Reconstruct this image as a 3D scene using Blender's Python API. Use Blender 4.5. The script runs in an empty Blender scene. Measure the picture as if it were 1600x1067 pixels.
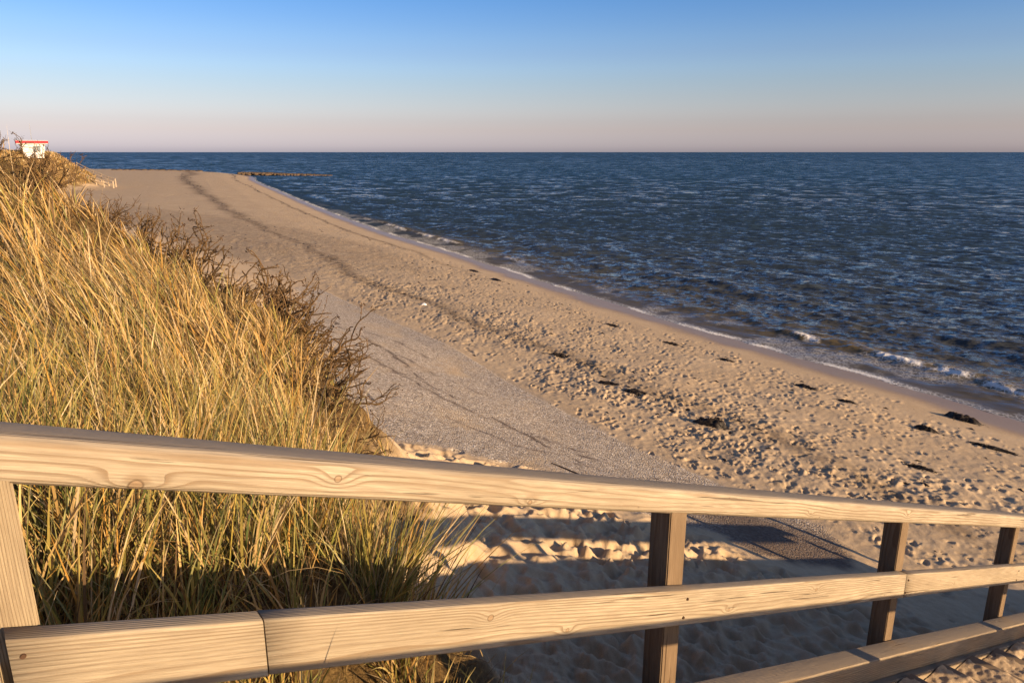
import math, random
import numpy as np
rng = np.random.default_rng(7)
random.seed(7)
H = 7.0                      # eye height above the sea, metres

# ---------------------------------------------------------------- noise helpers
def _hash(ix, iy, seed):
    n = (ix.astype(np.int64) * 374761393 + iy.astype(np.int64) * 668265263 + seed * 974634777) & 0xffffffff
    n = ((n ^ (n >> 13)) * 1274126177) & 0xffffffff
    n = (n ^ (n >> 16)) & 0xffffffff
    return n / 4294967295.0
def vnoise(x, y, seed=0):
    ix = np.floor(x); iy = np.floor(y); fx = x - ix; fy = y - iy
    fx = fx * fx * fx * (fx * (fx * 6 - 15) + 10); fy = fy * fy * fy * (fy * (fy * 6 - 15) + 10)
    a = _hash(ix, iy, seed); b = _hash(ix + 1, iy, seed); c = _hash(ix, iy + 1, seed); d = _hash(ix + 1, iy + 1, seed)
    return (a + (b - a) * fx) * (1 - fy) + (c + (d - c) * fx) * fy - 0.5
def fbm(x, y, seed=0, octv=4, gain=0.5):
    s = np.zeros_like(x, dtype=float); a = 1.0
    for k in range(octv):
        s += a * vnoise(x * 2 ** k + 17.3 * k, y * 2 ** k - 9.1 * k, seed + k); a *= gain
    return s
def sstep(a, b, x):
    t = np.clip((x - a) / (b - a), 0, 1); return t * t * (3 - 2 * t)

# ---------------------------------------------------------------- plan of the place
def smooth_poly(P, n=6):
    P = np.array(P, float); out = []
    Q = np.vstack([2 * P[0] - P[1], P, 2 * P[-1] - P[-2]])
    for i in range(1, len(Q) - 2):
        p0, p1, p2, p3 = Q[i - 1:i + 3]
        for t in np.arange(n) / n:
            out.append(.5 * ((2 * p1) + (-p0 + p2) * t + (2 * p0 - 5 * p1 + 4 * p2 - p3) * t ** 2 + (-p0 + 3 * p1 - 3 * p2 + p3) * t ** 3))
    out.append(P[-1]); return np.array(out)
# waterline, listed from far left to behind the camera on the right (land lies on the right-hand side going along it)
SHORE = smooth_poly([(-900, 330), (-300, 300), (-150, 277), (-96, 245), (-75, 213), (-64.4, 184.5), (-42, 133.4), (-25, 94.5),
                     (-11.7, 65.8), (-4.7, 52.6), (0, 43), (5.8, 31.8), (9.4, 25.5), (12, 21.3), (13.7, 18), (17, 10.5), (22, -2), (30, -25), (50, -90), (120, -400)])
# foot of the dune / lower edge of the gravel apron
TOE = smooth_poly([(-900, 190), (-300, 175), (-150, 165), (-90, 148), (-69, 128), (-66, 116), (-70, 100), (-58, 80), (-38, 62), (-22, 47.5), (-9.3, 32), (-6.1, 27.4), (-2.0, 21.5),
                   (0, 17.7), (1.45, 15.2), (2.6, 13.4), (4.4, 11.1), (5.6, 9.2), (8.5, 4), (12, -4), (18, -18), (34, -60), (100, -380)])
def sdist(x, y, L):
    """distance to polyline, positive on the right-hand (landward) side"""
    sh = x.shape; x = x.ravel(); y = y.ravel()
    best = np.full(x.shape, 1e18); sg = np.ones(x.shape); al = np.zeros(x.shape)
    seg = L[1:] - L[:-1]; ln = np.hypot(seg[:, 0], seg[:, 1]); cum = np.concatenate([[0], np.cumsum(ln)])
    for i in range(len(seg)):
        dx = x - L[i, 0]; dy = y - L[i, 1]; ux, uy = seg[i] / ln[i]
        t = dx * ux + dy * uy; tc = np.clip(t, 0, ln[i])
        d2 = (dx - ux * tc) ** 2 + (dy - uy * tc) ** 2
        m = d2 < best - 1e-12
        best[m] = d2[m]; cr = ux * dy - uy * dx
        sg[m] = np.where(cr[m] < 0, 1.0, -1.0); al[m] = cum[i] + tc[m]
    return (np.sqrt(best) * sg).reshape(sh), al.reshape(sh)

DUNE = np.array([(-.85, 1.25, 6.02), (-.3, 1.95, 5.45), (-.8, 3, 5.2), (-1.15, 4, 5.05), (-1.40, 5, 5.16), (-2.05, 6, 5.38), (-3.15, 7, 5.62), (-4.3, 8, 5.72), (-5.4, 8.6, 6.36), (-6.6, 9.2, 6.92),
                 (-2, 2, 5.9), (-2.3, 3.5, 5.6), (-3, 5, 5.65), (-4.5, 6.3, 6.0), (-6, 7, 6.5), (-8, 8.5, 7.0), (-12, 11, 6.5), (-3, .5, 5.9), (-6, 2, 6.1), (-1, -.8, 5.6), (-12, 3, 6.3), (-18, 14, 6.5)])
DEDGE = np.array([(-.32, 1.85), (-.66, 2.5), (-1.15, 3.2), (-1.6, 4.2), (-1.92, 5.2), (-2.22, 6.2), (-3.2, 7.2), (-4.4, 8.2), (-5.5, 8.9), (-8, 10.2), (-13, 13), (-30, 20), (-30, -25), (-3, -25), (-.9, -.5), (-.5, 1.4)])
def in_poly(x, y, P):
    """signed distance to polygon, positive inside"""
    d2 = np.full(x.shape, 1e18); ins = np.zeros(x.shape, bool); n = len(P)
    for i in range(n):
        ax, ay = P[i]; bx, by = P[(i + 1) % n]; ex, ey = bx - ax, by - ay
        t = np.clip(((x - ax) * ex + (y - ay) * ey) / (ex * ex + ey * ey), 0, 1)
        d2 = np.minimum(d2, (x - ax - t * ex) ** 2 + (y - ay - t * ey) ** 2)
        c = ((ay > y) != (by > y))
        with np.errstate(divide='ignore', invalid='ignore'):
            c &= x < (bx - ax) * (y - ay) / (by - ay if by != ay else 1e-9) + ax
        ins ^= c
    return np.where(ins, 1, -1) * np.sqrt(d2)
def near_dune(x, y):
    zh = np.full(x.shape, -9.0); dp = np.full(x.shape, -99.0)
    m = (x > -40) & (x < 6) & (y > -30) & (y < 26)
    xs, ys = x[m], y[m]; d = in_poly(xs, ys, DEDGE) + .14 * fbm(xs * 1.6, ys * 1.6, 48, 3); W = np.zeros_like(xs); S = np.zeros_like(xs)
    for a, b, c in DUNE:
        w = 1 / (((xs - a) ** 2 + (ys - b) ** 2) ** 1.5 + .25); W += w; S += w * c
    zz = S / W - np.where(d < 0, (1.25 + .5 * sstep(4.5, 3, ys)) * (np.sqrt(d * d + .03) - .173), 0) + .10 * fbm(xs / 1.1, ys / 1.1, 44, 3) * sstep(1.5, 3, np.hypot(xs, ys))
    zh[m] = zz; dp[m] = d; return zh, dp

HX, HY = 0.7936, 0.6084       # heading of the stairs (downwards); inward normal (towards the camera) is (HY,-HX)
def stair_s(x, y): return x * HX + y * HY
def stair_n(x, y): return x * HY - y * HX
RAIL_N = -1.391               # vertical plane of the rail's inner face
def line_z(s): return H - 0.5433 - 0.3573 * s   # underside of the top rail on the flight
def base_height(x, y, want=False):
    ds, als = sdist(x, y, SHORE); dt, alt = sdist(x, y, TOE)
    zb = np.interp(ds, [-400, -60, -20, -6, 0, 1, 2.5, 5, 8, 12, 20, 60, 150], [-6, -3, -1.6, -.62, 0, .13, .33, .64, .95, 1.2, 1.42, 1.6, 1.9])
    rise = np.interp(dt, [-5, 0, 1, 5.5, 8, 11, 14, 18, 30, 60, 300], [0, 0, .22, 1.6, 2.35, 3.1, 3.6, 4.0, 4.3, 4.5, 4.8])
    hump = 1 + .10 * fbm(x / 9, y / 9, 3, 3) * sstep(6, 12, dt)
    z = zb + rise * hump
    z = z + 3.9 * np.exp(-(((x + 82) / 13.) ** 2 + ((y - 114) / 13) ** 2) ** 2) * (1 + .10 * fbm(x / 3, y / 3, 8, 3))
    z = np.where((x < -55) & (y > 80) & (y < 145), np.where(z > 6.4, 6.4 + .6 * np.tanh((z - 6.4) / .6), z), z)
    # the near dune: crest heights given at points, falling off outside its edge
    zh, dp = near_dune(x, y)
    q = zh - z; kk = .25
    z = np.where(q > 0, z + q * sstep(0, kk, q), z)
    # under and right of the stairs the sand stays below the treads
    s = stair_s(x, y); n = stair_n(x, y)
    cap = np.where(s > 0, line_z(s) - 1.05, line_z(0 * s) - 1.05)
    w = sstep(RAIL_N - .9, RAIL_N - .1, n) * (1 - sstep(4, 8, n))
    z = np.where(z > cap, z + (cap - z) * w, z)
    # sand banked up under the treads, behind the side beams
    fill = sstep(RAIL_N + .03, RAIL_N + .13, n) * (1 - sstep(.6, 2.8, n)) * sstep(-4, -3, s)
    top = np.where(s > 0, line_z(s) - .93, line_z(0 * s) - .93)
    z = np.where(top > z, z + (top - z) * fill, z)
    if want: return z, ds, dt, als, alt
    return z

import bpy, bmesh
from mathutils import Vector, Matrix, Quaternion
SC = bpy.context.scene; COL = SC.collection
EV = 1.5
SUN_EL = math.radians(13.0); SUN_AZ = math.radians(-35.0)

# ---------------------------------------------------------------- object helpers
def mesh_obj(name, V, F, mat=None, parent=None, smooth=False, attrs=None, loc=None):
    """V (n,3); F (m,3|4) array or list of faces"""
    me = bpy.data.meshes.new(name)
    V = np.asarray(V, np.float32)
    if isinstance(F, np.ndarray):
        k = F.shape[1]; m = len(F)
        me.vertices.add(len(V)); me.vertices.foreach_set('co', V.ravel())
        me.loops.add(m * k); me.polygons.add(m)
        me.loops.foreach_set('vertex_index', F.astype(np.int32).ravel())
        me.polygons.foreach_set('loop_start', np.arange(0, m * k, k, dtype=np.int32))
        me.update(calc_edges=True)
    else:
        me.from_pydata([tuple(v) for v in V], [], F); me.update()
    if smooth: me.polygons.foreach_set('use_smooth', np.ones(len(me.polygons), bool))
    for an, arr in (attrs or {}).items():
        if arr.ndim == 2:
            a = me.attributes.new(an, 'FLOAT_COLOR', 'POINT')
            if arr.shape[1] == 3: arr = np.hstack([arr, np.ones((len(arr), 1))])
            a.data.foreach_set('color', arr.astype(np.float32).ravel())
        else:
            a = me.attributes.new(an, 'FLOAT', 'POINT'); a.data.foreach_set('value', arr.astype(np.float32))
    if mat: me.materials.append(mat)
    o = bpy.data.objects.new(name, me); COL.objects.link(o)
    if parent: o.parent = parent
    if loc is not None: o.location = loc
    return o
def tag(o, label=None, cat=None, group=None, kind=None):
    if label: o['label'] = label
    if cat: o['category'] = cat
    if group: o['group'] = group
    if kind: o['kind'] = kind
    return o
def empty(name, loc=(0, 0, 0), rz=0.0):
    o = bpy.data.objects.new(name, None); COL.objects.link(o); o.location = loc; o.rotation_euler = (0, 0, rz)
    o.empty_display_size = .2; return o

# ---------------------------------------------------------------- node helpers
class NT:
    def __init__(s, name):
        s.m = bpy.data.materials.new(name); s.m.use_nodes = True; s.t = s.m.node_tree
        s.b = s.t.nodes['Principled BSDF']; s.out = s.t.nodes['Material Output']
    def n(s, kind, **kw):
        nd = s.t.nodes.new(kind)
        for k, v in kw.items():
            if hasattr(nd, k) and not k[0].isupper(): setattr(nd, k, v)
            else: nd.inputs[k].default_value = v
        return nd
    def l(s, a, b): s.t.links.new(a, b)
    def setb(s, k, v):
        if hasattr(v, 'links') or isinstance(v, bpy.types.NodeSocket): s.l(v, s.b.inputs[k])
        else: s.b.inputs[k].default_value = v
    def mul(s, v, sc):
        nd = s.n('ShaderNodeVectorMath', operation='MULTIPLY'); s.l(v, nd.inputs[0]); nd.inputs[1].default_value = sc; return nd.outputs[0]
    def noise(s, v, scale, detail=4, rough=.55, dist=0.0, col=False):
        nd = s.n('ShaderNodeTexNoise', Scale=scale, Detail=detail, Roughness=rough, Distortion=dist); s.l(v, nd.inputs['Vector']); return nd.outputs['Color' if col else 'Fac']
    def ridge(s, v, scale, detail):
        nd = s.n('ShaderNodeTexNoise', noise_type='RIDGED_MULTIFRACTAL', Scale=scale, Detail=detail, Roughness=.62, Lacunarity=2.1); s.l(v, nd.inputs['Vector']); return nd.outputs['Fac']
    def vor(s, v, scale, out='Distance', feature='F1', rnd=1.0):
        nd = s.n('ShaderNodeTexVoronoi', Scale=scale, feature=feature, Randomness=rnd); s.l(v, nd.inputs['Vector']); return nd.outputs[out]
    def math(s, op, a, b=0.0, c=None, clamp=False):
        nd = s.n('ShaderNodeMath', operation=op, use_clamp=clamp)
        for i, q in enumerate((a, b, c)):
            if q is None: continue
            if isinstance(q, bpy.types.NodeSocket): s.l(q, nd.inputs[i])
            else: nd.inputs[i].default_value = q
        return nd.outputs[0]
    def rng(s, v, a, b, c=0.0, d=1.0, smooth=False):
        nd = s.n('ShaderNodeMapRange', interpolation_type='SMOOTHSTEP' if smooth else 'LINEAR'); s.l(v, nd.inputs['Value'])
        for k, q in zip(('From Min', 'From Max', 'To Min', 'To Max'), (a, b, c, d)): nd.inputs[k].default_value = q
        return nd.outputs[0]
    def mix(s, f, a, b, blend='MIX'):
        nd = s.n('ShaderNodeMix', data_type='RGBA', blend_type=blend)
        for i, q in ((0, f), (6, a), (7, b)):
            if isinstance(q, bpy.types.NodeSocket): s.l(q, nd.inputs[i])
            else: nd.inputs[i].default_value = q if i == 0 else (*q, 1)
        return nd.outputs[2]
    def ramp(s, f, stops):
        nd = s.n('ShaderNodeValToRGB'); e = nd.color_ramp.elements
        while len(e) < len(stops): e.new(.5)
        for q, (p, c) in zip(e, stops): q.position = p; q.color = (*c, 1) if len(c) == 3 else c
        s.l(f, nd.inputs[0]); return nd.outputs[0]
    def attr(s, name, out='Color'):
        return s.n('ShaderNodeAttribute', attribute_name=name).outputs[out]
    def sep(s, c):
        nd = s.n('ShaderNodeSeparateColor'); s.l(c, nd.inputs[0]); return nd.outputs
    def bump(s, h, dist, strength=1.0, normal=None):
        nd = s.n('ShaderNodeBump', Distance=dist)
        if isinstance(strength, bpy.types.NodeSocket): s.l(strength, nd.inputs['Strength'])
        else: nd.inputs['Strength'].default_value = strength
        s.l(h, nd.inputs['Height'])
        if normal: s.l(normal, nd.inputs['Normal'])
        return nd.outputs[0]
    def combine(s, v):
        nd = s.n('ShaderNodeCombineXYZ'); [s.l(v, nd.inputs[i]) for i in range(3)]; return nd.outputs[0]
    def obj(s): return s.n('ShaderNodeTexCoord').outputs['Object']
    def pos(s): return s.n('ShaderNodeNewGeometry').outputs['Position']

# ---------------------------------------------------------------- materials
def mat_ground():
    k = NT('sand'); P = k.pos(); R, G, B = k.sep(k.attr('mask'))[:3]; A = k.attr('mask', 'Alpha'); TR = k.attr('trod', 'Fac')
    big = k.noise(P, .6, 4); mid = k.noise(P, 9, 5, .6); fine = k.noise(P, 160, 3, .7)
    sand = k.ramp(k.math('ADD', k.math('MULTIPLY', big, .45), k.math('MULTIPLY', mid, .55)), [(.3, (.45, .335, .215)), (.5, (.525, .395, .258)), (.7, (.585, .455, .308))])
    sand = k.mix(k.rng(fine, .35, .65), sand, k.mix(1.0, sand, (.80, .78, .76), 'MULTIPLY'))
    # scattered shell bits / dark crumbs on trodden sand
    crumbs = k.rng(k.vor(P, 7, 'Distance'), .10, .16, 1, 0)
    crn = k.rng(k.noise(P, 1.6, 3), .52, .62)
    sand = k.mix(k.math('MULTIPLY', k.math('MULTIPLY', crumbs, crn), k.math('MULTIPLY', TR, .55)), sand, (.10, .06, .035))
    # gravel apron: pale grit with darker stones
    cell = k.n('ShaderNodeTexVoronoi', Scale=34.0); k.l(P, cell.inputs['Vector'])
    cg = k.sep(cell.outputs['Color'])[0]
    grav = k.ramp(cg, [(0, (.14, .115, .095)), (.3, (.31, .255, .205)), (.7, (.45, .375, .30)), (.93, (.57, .49, .41)), (1, (.80, .73, .65))])
    gbig = k.noise(k.mul(P, (1, .5, 1)), .9, 5, .6)
    grav = k.mix(k.rng(gbig, .52, .80), grav, sand)
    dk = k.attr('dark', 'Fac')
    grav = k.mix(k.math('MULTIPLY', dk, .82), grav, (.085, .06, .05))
    c = k.mix(R, sand, grav)
    wr = k.math('MULTIPLY', B, k.rng(k.noise(P, 2.6, 6, .75), .36, .56), clamp=True)
    c = k.mix(wr, c, (.07, .045, .028))
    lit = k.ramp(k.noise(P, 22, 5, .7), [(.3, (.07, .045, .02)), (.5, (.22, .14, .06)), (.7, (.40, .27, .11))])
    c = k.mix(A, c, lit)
    c = k.mix(G, c, k.mix(1.0, c, (.50, .44, .39), 'MULTIPLY'))
    k.setb('Base Color', c)
    k.setb('Roughness', k.math('SUBTRACT', .9, k.math('MULTIPLY', G, .55)))
    k.setb('Specular IOR Level', k.math('ADD', .08, k.math('MULTIPLY', G, .35)))
    dry = k.math('SUBTRACT', 1.0, k.math('MULTIPLY', G, .92))
    h = k.math('ADD', k.math('MULTIPLY', mid, .35), k.math('MULTIPLY', fine, .10))
    b1 = k.bump(h, .03, dry)
    tn = k.vor(k.mul(P, (1.0, 1.0, 1.0)), 2.6, 'Distance', 'SMOOTH_F1')
    tn2 = k.noise(P, 5.5, 4, .65)
    b2 = k.bump(k.math('ADD', k.math('MULTIPLY', tn, .6), tn2), .11, k.math('MULTIPLY', k.attr('far', 'Fac'), 1.0), b1)
    st = k.math('SUBTRACT', .6, cell.outputs['Distance'])
    b3 = k.bump(st, .018, k.math('MULTIPLY', R, .9), b2)
    b4 = k.bump(k.noise(P, 30, 6, .8), .09, k.math('MULTIPLY', A, .9), b3)
    k.setb('Normal', b4)
    return k.m

def mat_water():
    k = NT('sea_water'); P = k.pos(); foam = k.attr('foam', 'Fac'); shal = k.attr('shallow', 'Fac'); far = k.attr('far', 'Fac')
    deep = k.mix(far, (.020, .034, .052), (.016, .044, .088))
    pn = k.noise(k.mul(P, (.03, .07, 1)), 1.0, 4, .6)
    deep = k.mix(k.rng(pn, .35, .65), deep, k.mix(1.0, deep, (.88, .9, .92), 'MULTIPLY'))
    c = k.mix(shal, deep, (.115, .085, .035))
    fn = k.noise(P, 9, 6, .75, .4); fn2 = k.vor(P, 5.5, 'Distance', 'DISTANCE_TO_EDGE')
    lace = k.math('MAXIMUM', k.rng(fn2, .0, .11, 1, 0), k.rng(fn, .46, .62))
    fm = k.math('MULTIPLY', k.rng(foam, .08, .8), lace)
    fm = k.math('MAXIMUM', fm, k.rng(foam, .75, 1.0))
    fm = k.math('MINIMUM', fm, 1.0)
    c = k.mix(fm, c, (.80, .77, .73))
    k.setb('Base Color', c); k.setb('IOR', 1.333)
    k.setb('Roughness', k.math('ADD', k.math('MULTIPLY', far, .16), k.math('ADD', .06, k.math('MULTIPLY', fm, .5))))
    rot = k.n('ShaderNodeMapping'); k.l(P, rot.inputs['Vector']); rot.inputs['Rotation'].default_value = (0, 0, .45)
    Q = rot.outputs[0]
    calm = k.math('SUBTRACT', 1.0, k.math('MULTIPLY', k.attr('calm', 'Fac'), .8))
    n1 = k.ridge(k.mul(Q, (1.0, 1.8, 1)), 1.5, 6)
    n2 = k.ridge(k.mul(Q, (.7, 1.5, 1)), .42, 5)
    n3 = k.noise(k.mul(Q, (.35, 1.2, 1)), .16, 5, .62, .5)
    b1 = k.bump(n1, .062, calm)
    b2 = k.bump(n2, .13, k.math('MULTIPLY', calm, k.math('ADD', .35, far)), b1)
    far2 = k.attr('mid', 'Fac')
    def tilt(scv, sc, det, amp, rgh=.6):
        c_ = k.noise(k.mul(Q, scv), sc, det, rgh, .0, col=True)
        s_ = k.n('ShaderNodeVectorMath', operation='SUBTRACT'); k.l(c_, s_.inputs[0]); s_.inputs[1].default_value = (.5, .5, .5)
        return k.mul(s_.outputs[0], (amp * .7, amp, 0))
    w_ = k.sep(k.attr('bands'))[:3]; w4 = k.attr('bands', 'Alpha'); tot = None
    for wgt, args in ((w_[0], ((1, 1.25, 1), 3.4, 5, 2.6)), (w_[1], ((1, 1.2, 1), 1.0, 6, 2.7)), (w_[2], ((1, 1.1, 1), .28, 6, 3.3)), (w4, ((1, 1, 1), .07, 6, 2.9))):
        sc_ = k.n('ShaderNodeVectorMath', operation='SCALE'); k.l(tilt(*args, rgh=.70), sc_.inputs[0]); k.l(wgt, sc_.inputs['Scale'])
        if tot is None: tot = sc_.outputs[0]
        else:
            ad = k.n('ShaderNodeVectorMath', operation='ADD'); k.l(tot, ad.inputs[0]); k.l(sc_.outputs[0], ad.inputs[1]); tot = ad.outputs[0]
    ts = k.n('ShaderNodeVectorMath', operation='ADD'); k.l(tot, ts.inputs[0])
    ta = k.n('ShaderNodeVectorMath', operation='ADD'); k.l(ts.outputs[0], ta.inputs[0]); k.l(b2, ta.inputs[1])
    tb = k.n('ShaderNodeVectorMath', operation='ADD'); k.l(ta.outputs[0], tb.inputs[0]); k.l(k.mul(k.combine(far2), (0, -.38, 0)), tb.inputs[1])
    tn = k.n('ShaderNodeVectorMath', operation='NORMALIZE'); k.l(tb.outputs[0], tn.inputs[0]); b3 = tn.outputs[0]
    k.setb('Normal', k.bump(fn, .05, fm, b3))
    return k.m

def mat_wood(name, tone=(1, 1, 1), knots=(), seed=0.0, dark=0.0, axis='Y'):
    """weathered sawn pine, grain along local X; knots = (x, y, z, radius)"""
    k = NT(name); O = k.obj()
    sh = k.n('ShaderNodeVectorMath', operation='ADD'); k.l(O, sh.inputs[0]); sh.inputs[1].default_value = (seed * 3.7, seed * 1.3, seed * 2.1)
    S = sh.outputs[0]
    warp = k.noise(k.mul(S, (.8, 6, 6)), 1.0, 3, .5, col=True)
    wv = k.n('ShaderNodeVectorMath', operation='SUBTRACT'); k.l(warp, wv.inputs[0]); wv.inputs[1].default_value = (.5, .5, .5)
    sepp = k.n('ShaderNodeSeparateXYZ'); k.l(O, sepp.inputs[0]); X, Y, Z = sepp.outputs
    sw = k.n('ShaderNodeSeparateXYZ'); k.l(wv.outputs[0], sw.inputs[0])
    cy = k.math('ADD', k.math('SUBTRACT', Y, .13 + .03 * math.sin(seed * 5)), k.math('MULTIPLY', sw.outputs[1], .03))
    cz = k.math('ADD', k.math('SUBTRACT', Z, -.03 + .05 * math.sin(seed * 3)), k.math('MULTIPLY', sw.outputs[2], .03))
    r = k.math('SQRT', k.math('ADD', k.math('MULTIPLY', cy, cy), k.math('MULTIPLY', cz, cz)))
    kmask = None; core = None
    for (kx, ky, kz, kr) in knots:
        d = k.n('ShaderNodeVectorMath', operation='SUBTRACT'); k.l(O, d.inputs[0]); d.inputs[1].default_value = (kx, ky, kz)
        m = k.mul(d.outputs[0], (.45, 1, 1)); ln = k.n('ShaderNodeVectorMath', operation='LENGTH'); k.l(m, ln.inputs[0])
        g = k.math('EXPONENT', k.math('MULTIPLY', k.math('MULTIPLY', ln.outputs['Value'], ln.outputs['Value']), -1 / (2 * (kr * .85) ** 2)))
        r = k.math('ADD', r, k.math('MULTIPLY', g, kr * .55))
        ln2 = k.n('ShaderNodeVectorMath', operation='LENGTH'); k.l(k.mul(d.outputs[0], (.9, 1, 1)), ln2.inputs[0])
        cm = k.rng(ln2.outputs['Value'], kr * .50, kr * .38)
        ring = k.math('MULTIPLY', k.rng(ln2.outputs['Value'], kr * .38, kr * .46), k.rng(ln2.outputs['Value'], kr * .60, kr * .50))
        core = cm if core is None else k.math('MAXIMUM', core, cm); kmask = ring if kmask is None else k.math('MAXIMUM', kmask, ring)
    rr = k.math('MULTIPLY', r, 210.0)
    saw = k.math('FRACT', rr)
    late = k.math('MULTIPLY', k.rng(saw, .45, .9, 0, 1, True), k.rng(saw, 1.0, .93, 0, 1, True))
    var = k.noise(k.mul(S, (.9, 14, 14)), 1.0, 4, .6)
    fib = k.noise(k.mul(S, (9, 260, 260)), 1.0, 4, .65)
    blot = k.noise(k.mul(S, (2.2, 10, 10)), 1.0, 4, .6)
    base = k.mix(k.rng(blot, .3, .7), (.30, .255, .19), (.45, .39, .30))
    base = k.mix(k.math('MULTIPLY', late, k.rng(var, .35, .65, .25, .9)), base, (.175, .115, .065))
    base = k.mix(k.rng(fib, .35, .7, 0, .7), base, (.19, .15, .11))
    # weathering: greyer on top faces
    nz = k.n('ShaderNodeSeparateXYZ'); k.l(k.n('ShaderNodeNewGeometry').outputs['Normal'], nz.inputs[0])
    base = k.mix(k.math('MULTIPLY', k.rng(nz.outputs[2], .5, .95), k.rng(blot, .25, .6, .5, .9)), base, (.25, .215, .18))
    if core is not None:
        base = k.mix(k.math('MULTIPLY', core, .7), base, (.27, .185, .115)); base = k.mix(k.math('MULTIPLY', kmask, .75), base, (.10, .065, .04))
    crack = k.rng(k.noise(k.mul(S, (1.6, 70, 70)), 1.0, 3, .55), .655, .70)
    base = k.mix(k.math('MULTIPLY', crack, .75), base, (.09, .06, .04))
    spots = k.math('MULTIPLY', k.rng(k.vor(k.mul(S, (7, 16, 16)), 1.0), .055, .03), 1.0)
    base = k.mix(k.math('MULTIPLY', spots, .6), base, (.10, .07, .05))
    if dark: base = k.mix(dark, base, (.12, .085, .06))
    base = k.mix(1.0, base, tone, 'MULTIPLY')
    k.setb('Base Color', base); k.setb('Roughness', .82); k.setb('Specular IOR Level', .2)
    hgt = k.math('SUBTRACT', k.math('ADD', k.math('MULTIPLY', late, .5), k.math('MULTIPLY', fib, .9)), k.math('MULTIPLY', crack, 2.0))
    k.setb('Normal', k.bump(hgt, .0022, .9))
    return k.m

def mat_plant(name, rough=.7, trans=.3):
    k = NT(name); c = k.attr('col'); k.setb('Base Color', c); k.setb('Roughness', rough); k.setb('Specular IOR Level', .25)
    if trans:
        tr = k.n('ShaderNodeBsdfTranslucent'); k.l(c, tr.inputs['Color']); ms = k.n('ShaderNodeMixShader'); ms.inputs[0].default_value = trans
        k.l(k.b.outputs[0], ms.inputs[1]); k.l(tr.outputs[0], ms.inputs[2]); k.l(ms.outputs[0], k.out.inputs['Surface'])
    return k.m
def mat_simple(name, col, rough=.8, var=.15, scale=20, bump=0.0, metal=0.0, spec=.3):
    k = NT(name); O = k.obj(); n = k.noise(O, scale, 5, .6)
    c = k.mix(k.rng(n, .3, .7), tuple(q * (1 - var) for q in col), tuple(min(1, q * (1 + var)) for q in col))
    k.setb('Base Color', c); k.setb('Roughness', rough); k.setb('Metallic', metal); k.setb('Specular IOR Level', spec)
    if bump: k.setb('Normal', k.bump(n, bump))
    return k.m

# ---------------------------------------------------------------- world, sun, camera
w = bpy.data.worlds.new("World"); SC.world = w; w.use_nodes = True
t = w.node_tree; sky = t.nodes.new('ShaderNodeTexSky'); sky.sky_type = 'NISHITA'; sky.sun_disc = False
sky.sun_elevation = SUN_EL; sky.sun_rotation = math.radians(90) - SUN_AZ
sky.air_density = 1; sky.dust_density = 1; sky.ozone_density = 1
L = [(.5, .307, .272, .156), (1, .352, .316, .181), (2, .422, .416, .26), (3, .428, .452, .308), (4, .409, .47, .364), (5, .378, .463, .401), (6, .357, .453, .417), (7, .326, .432, .429), (8, .298, .407, .432), (9, .283, .393, .431), (10, .26, .369, .424), (11, .24, .348, .416), (13, .213, .316, .397)]
TG = [(0, 187, 177, 181), (.6, 190, 180, 182), (1.6, 197, 187, 186), (2.8, 199, 198, 197), (3.7, 193, 202, 206), (4.9, 178, 200, 216), (6, 168, 199, 225), (7, 154, 190, 227), (8.5, 136, 181, 230), (10.7, 110, 164, 226), (13, 92, 148, 220)]
L = np.array(L); TG = np.array(TG)
lin = lambda c: np.where(c < .04045, c / 12.92, ((c + .055) / 1.055) ** 2.4)
ramp = t.nodes.new('ShaderNodeValToRGB'); els = [.0, .5, 1, 1.6, 2.2, 2.8, 3.4, 4, 5, 6, 7, 8, 9.2, 10.7, 13]
e = ramp.color_ramp.elements
while len(e) < len(els) + 2: e.new(.5)
for q, el in zip(e, els):
    tg = lin(np.array([np.interp(el, TG[:, 0], TG[:, i]) for i in (1, 2, 3)]) / 255) / 2 ** EV
    lv = np.array([np.interp(el, L[:, 0], L[:, i]) for i in (1, 2, 3)])
    q.position = math.sin(math.radians(el)); m = tg / lv; q.color = (*(m / 2), 1)
e[-2].position = math.sin(math.radians(30)); e[-2].color = (.155, .18, .262, 1)
e[-1].position = 1.0; e[-1].color = (.19, .188, .232, 1)
tc = t.nodes.new('ShaderNodeTexCoord'); sx = t.nodes.new('ShaderNodeSeparateXYZ'); t.links.new(tc.outputs['Generated'], sx.inputs[0])
t.links.new(sx.outputs[2], ramp.inputs[0])
mx = t.nodes.new('ShaderNodeMix'); mx.data_type = 'RGBA'; mx.blend_type = 'MULTIPLY'; mx.inputs[0].default_value = 1
t.links.new(sky.outputs[0], mx.inputs[6]); t.links.new(ramp.outputs[0], mx.inputs[7])
vm = t.nodes.new('ShaderNodeVectorMath'); vm.operation = 'SCALE'; vm.inputs['Scale'].default_value = 2.0; t.links.new(mx.outputs[2], vm.inputs[0])
bg = t.nodes['Background']; t.links.new(vm.outputs[0], bg.inputs[0]); bg.inputs[1].default_value = .10

sl = bpy.data.lights.new('sun', 'SUN'); sl.energy = 3.5; sl.angle = math.radians(.55); sl.color = (1.0, .715, .41)
so = bpy.data.objects.new('sun', sl); COL.objects.link(so)
sd = Vector((math.cos(SUN_AZ) * math.cos(SUN_EL), math.sin(SUN_AZ) * math.cos(SUN_EL), math.sin(SUN_EL)))
so.rotation_euler = sd.to_track_quat('Z', 'Y').to_euler(); so.location = sd * 50 + Vector((0, 0, 10))
SC.view_settings.view_transform = 'Standard'; SC.view_settings.look = 'None'; SC.view_settings.exposure = EV; SC.view_settings.gamma = 1

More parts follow.
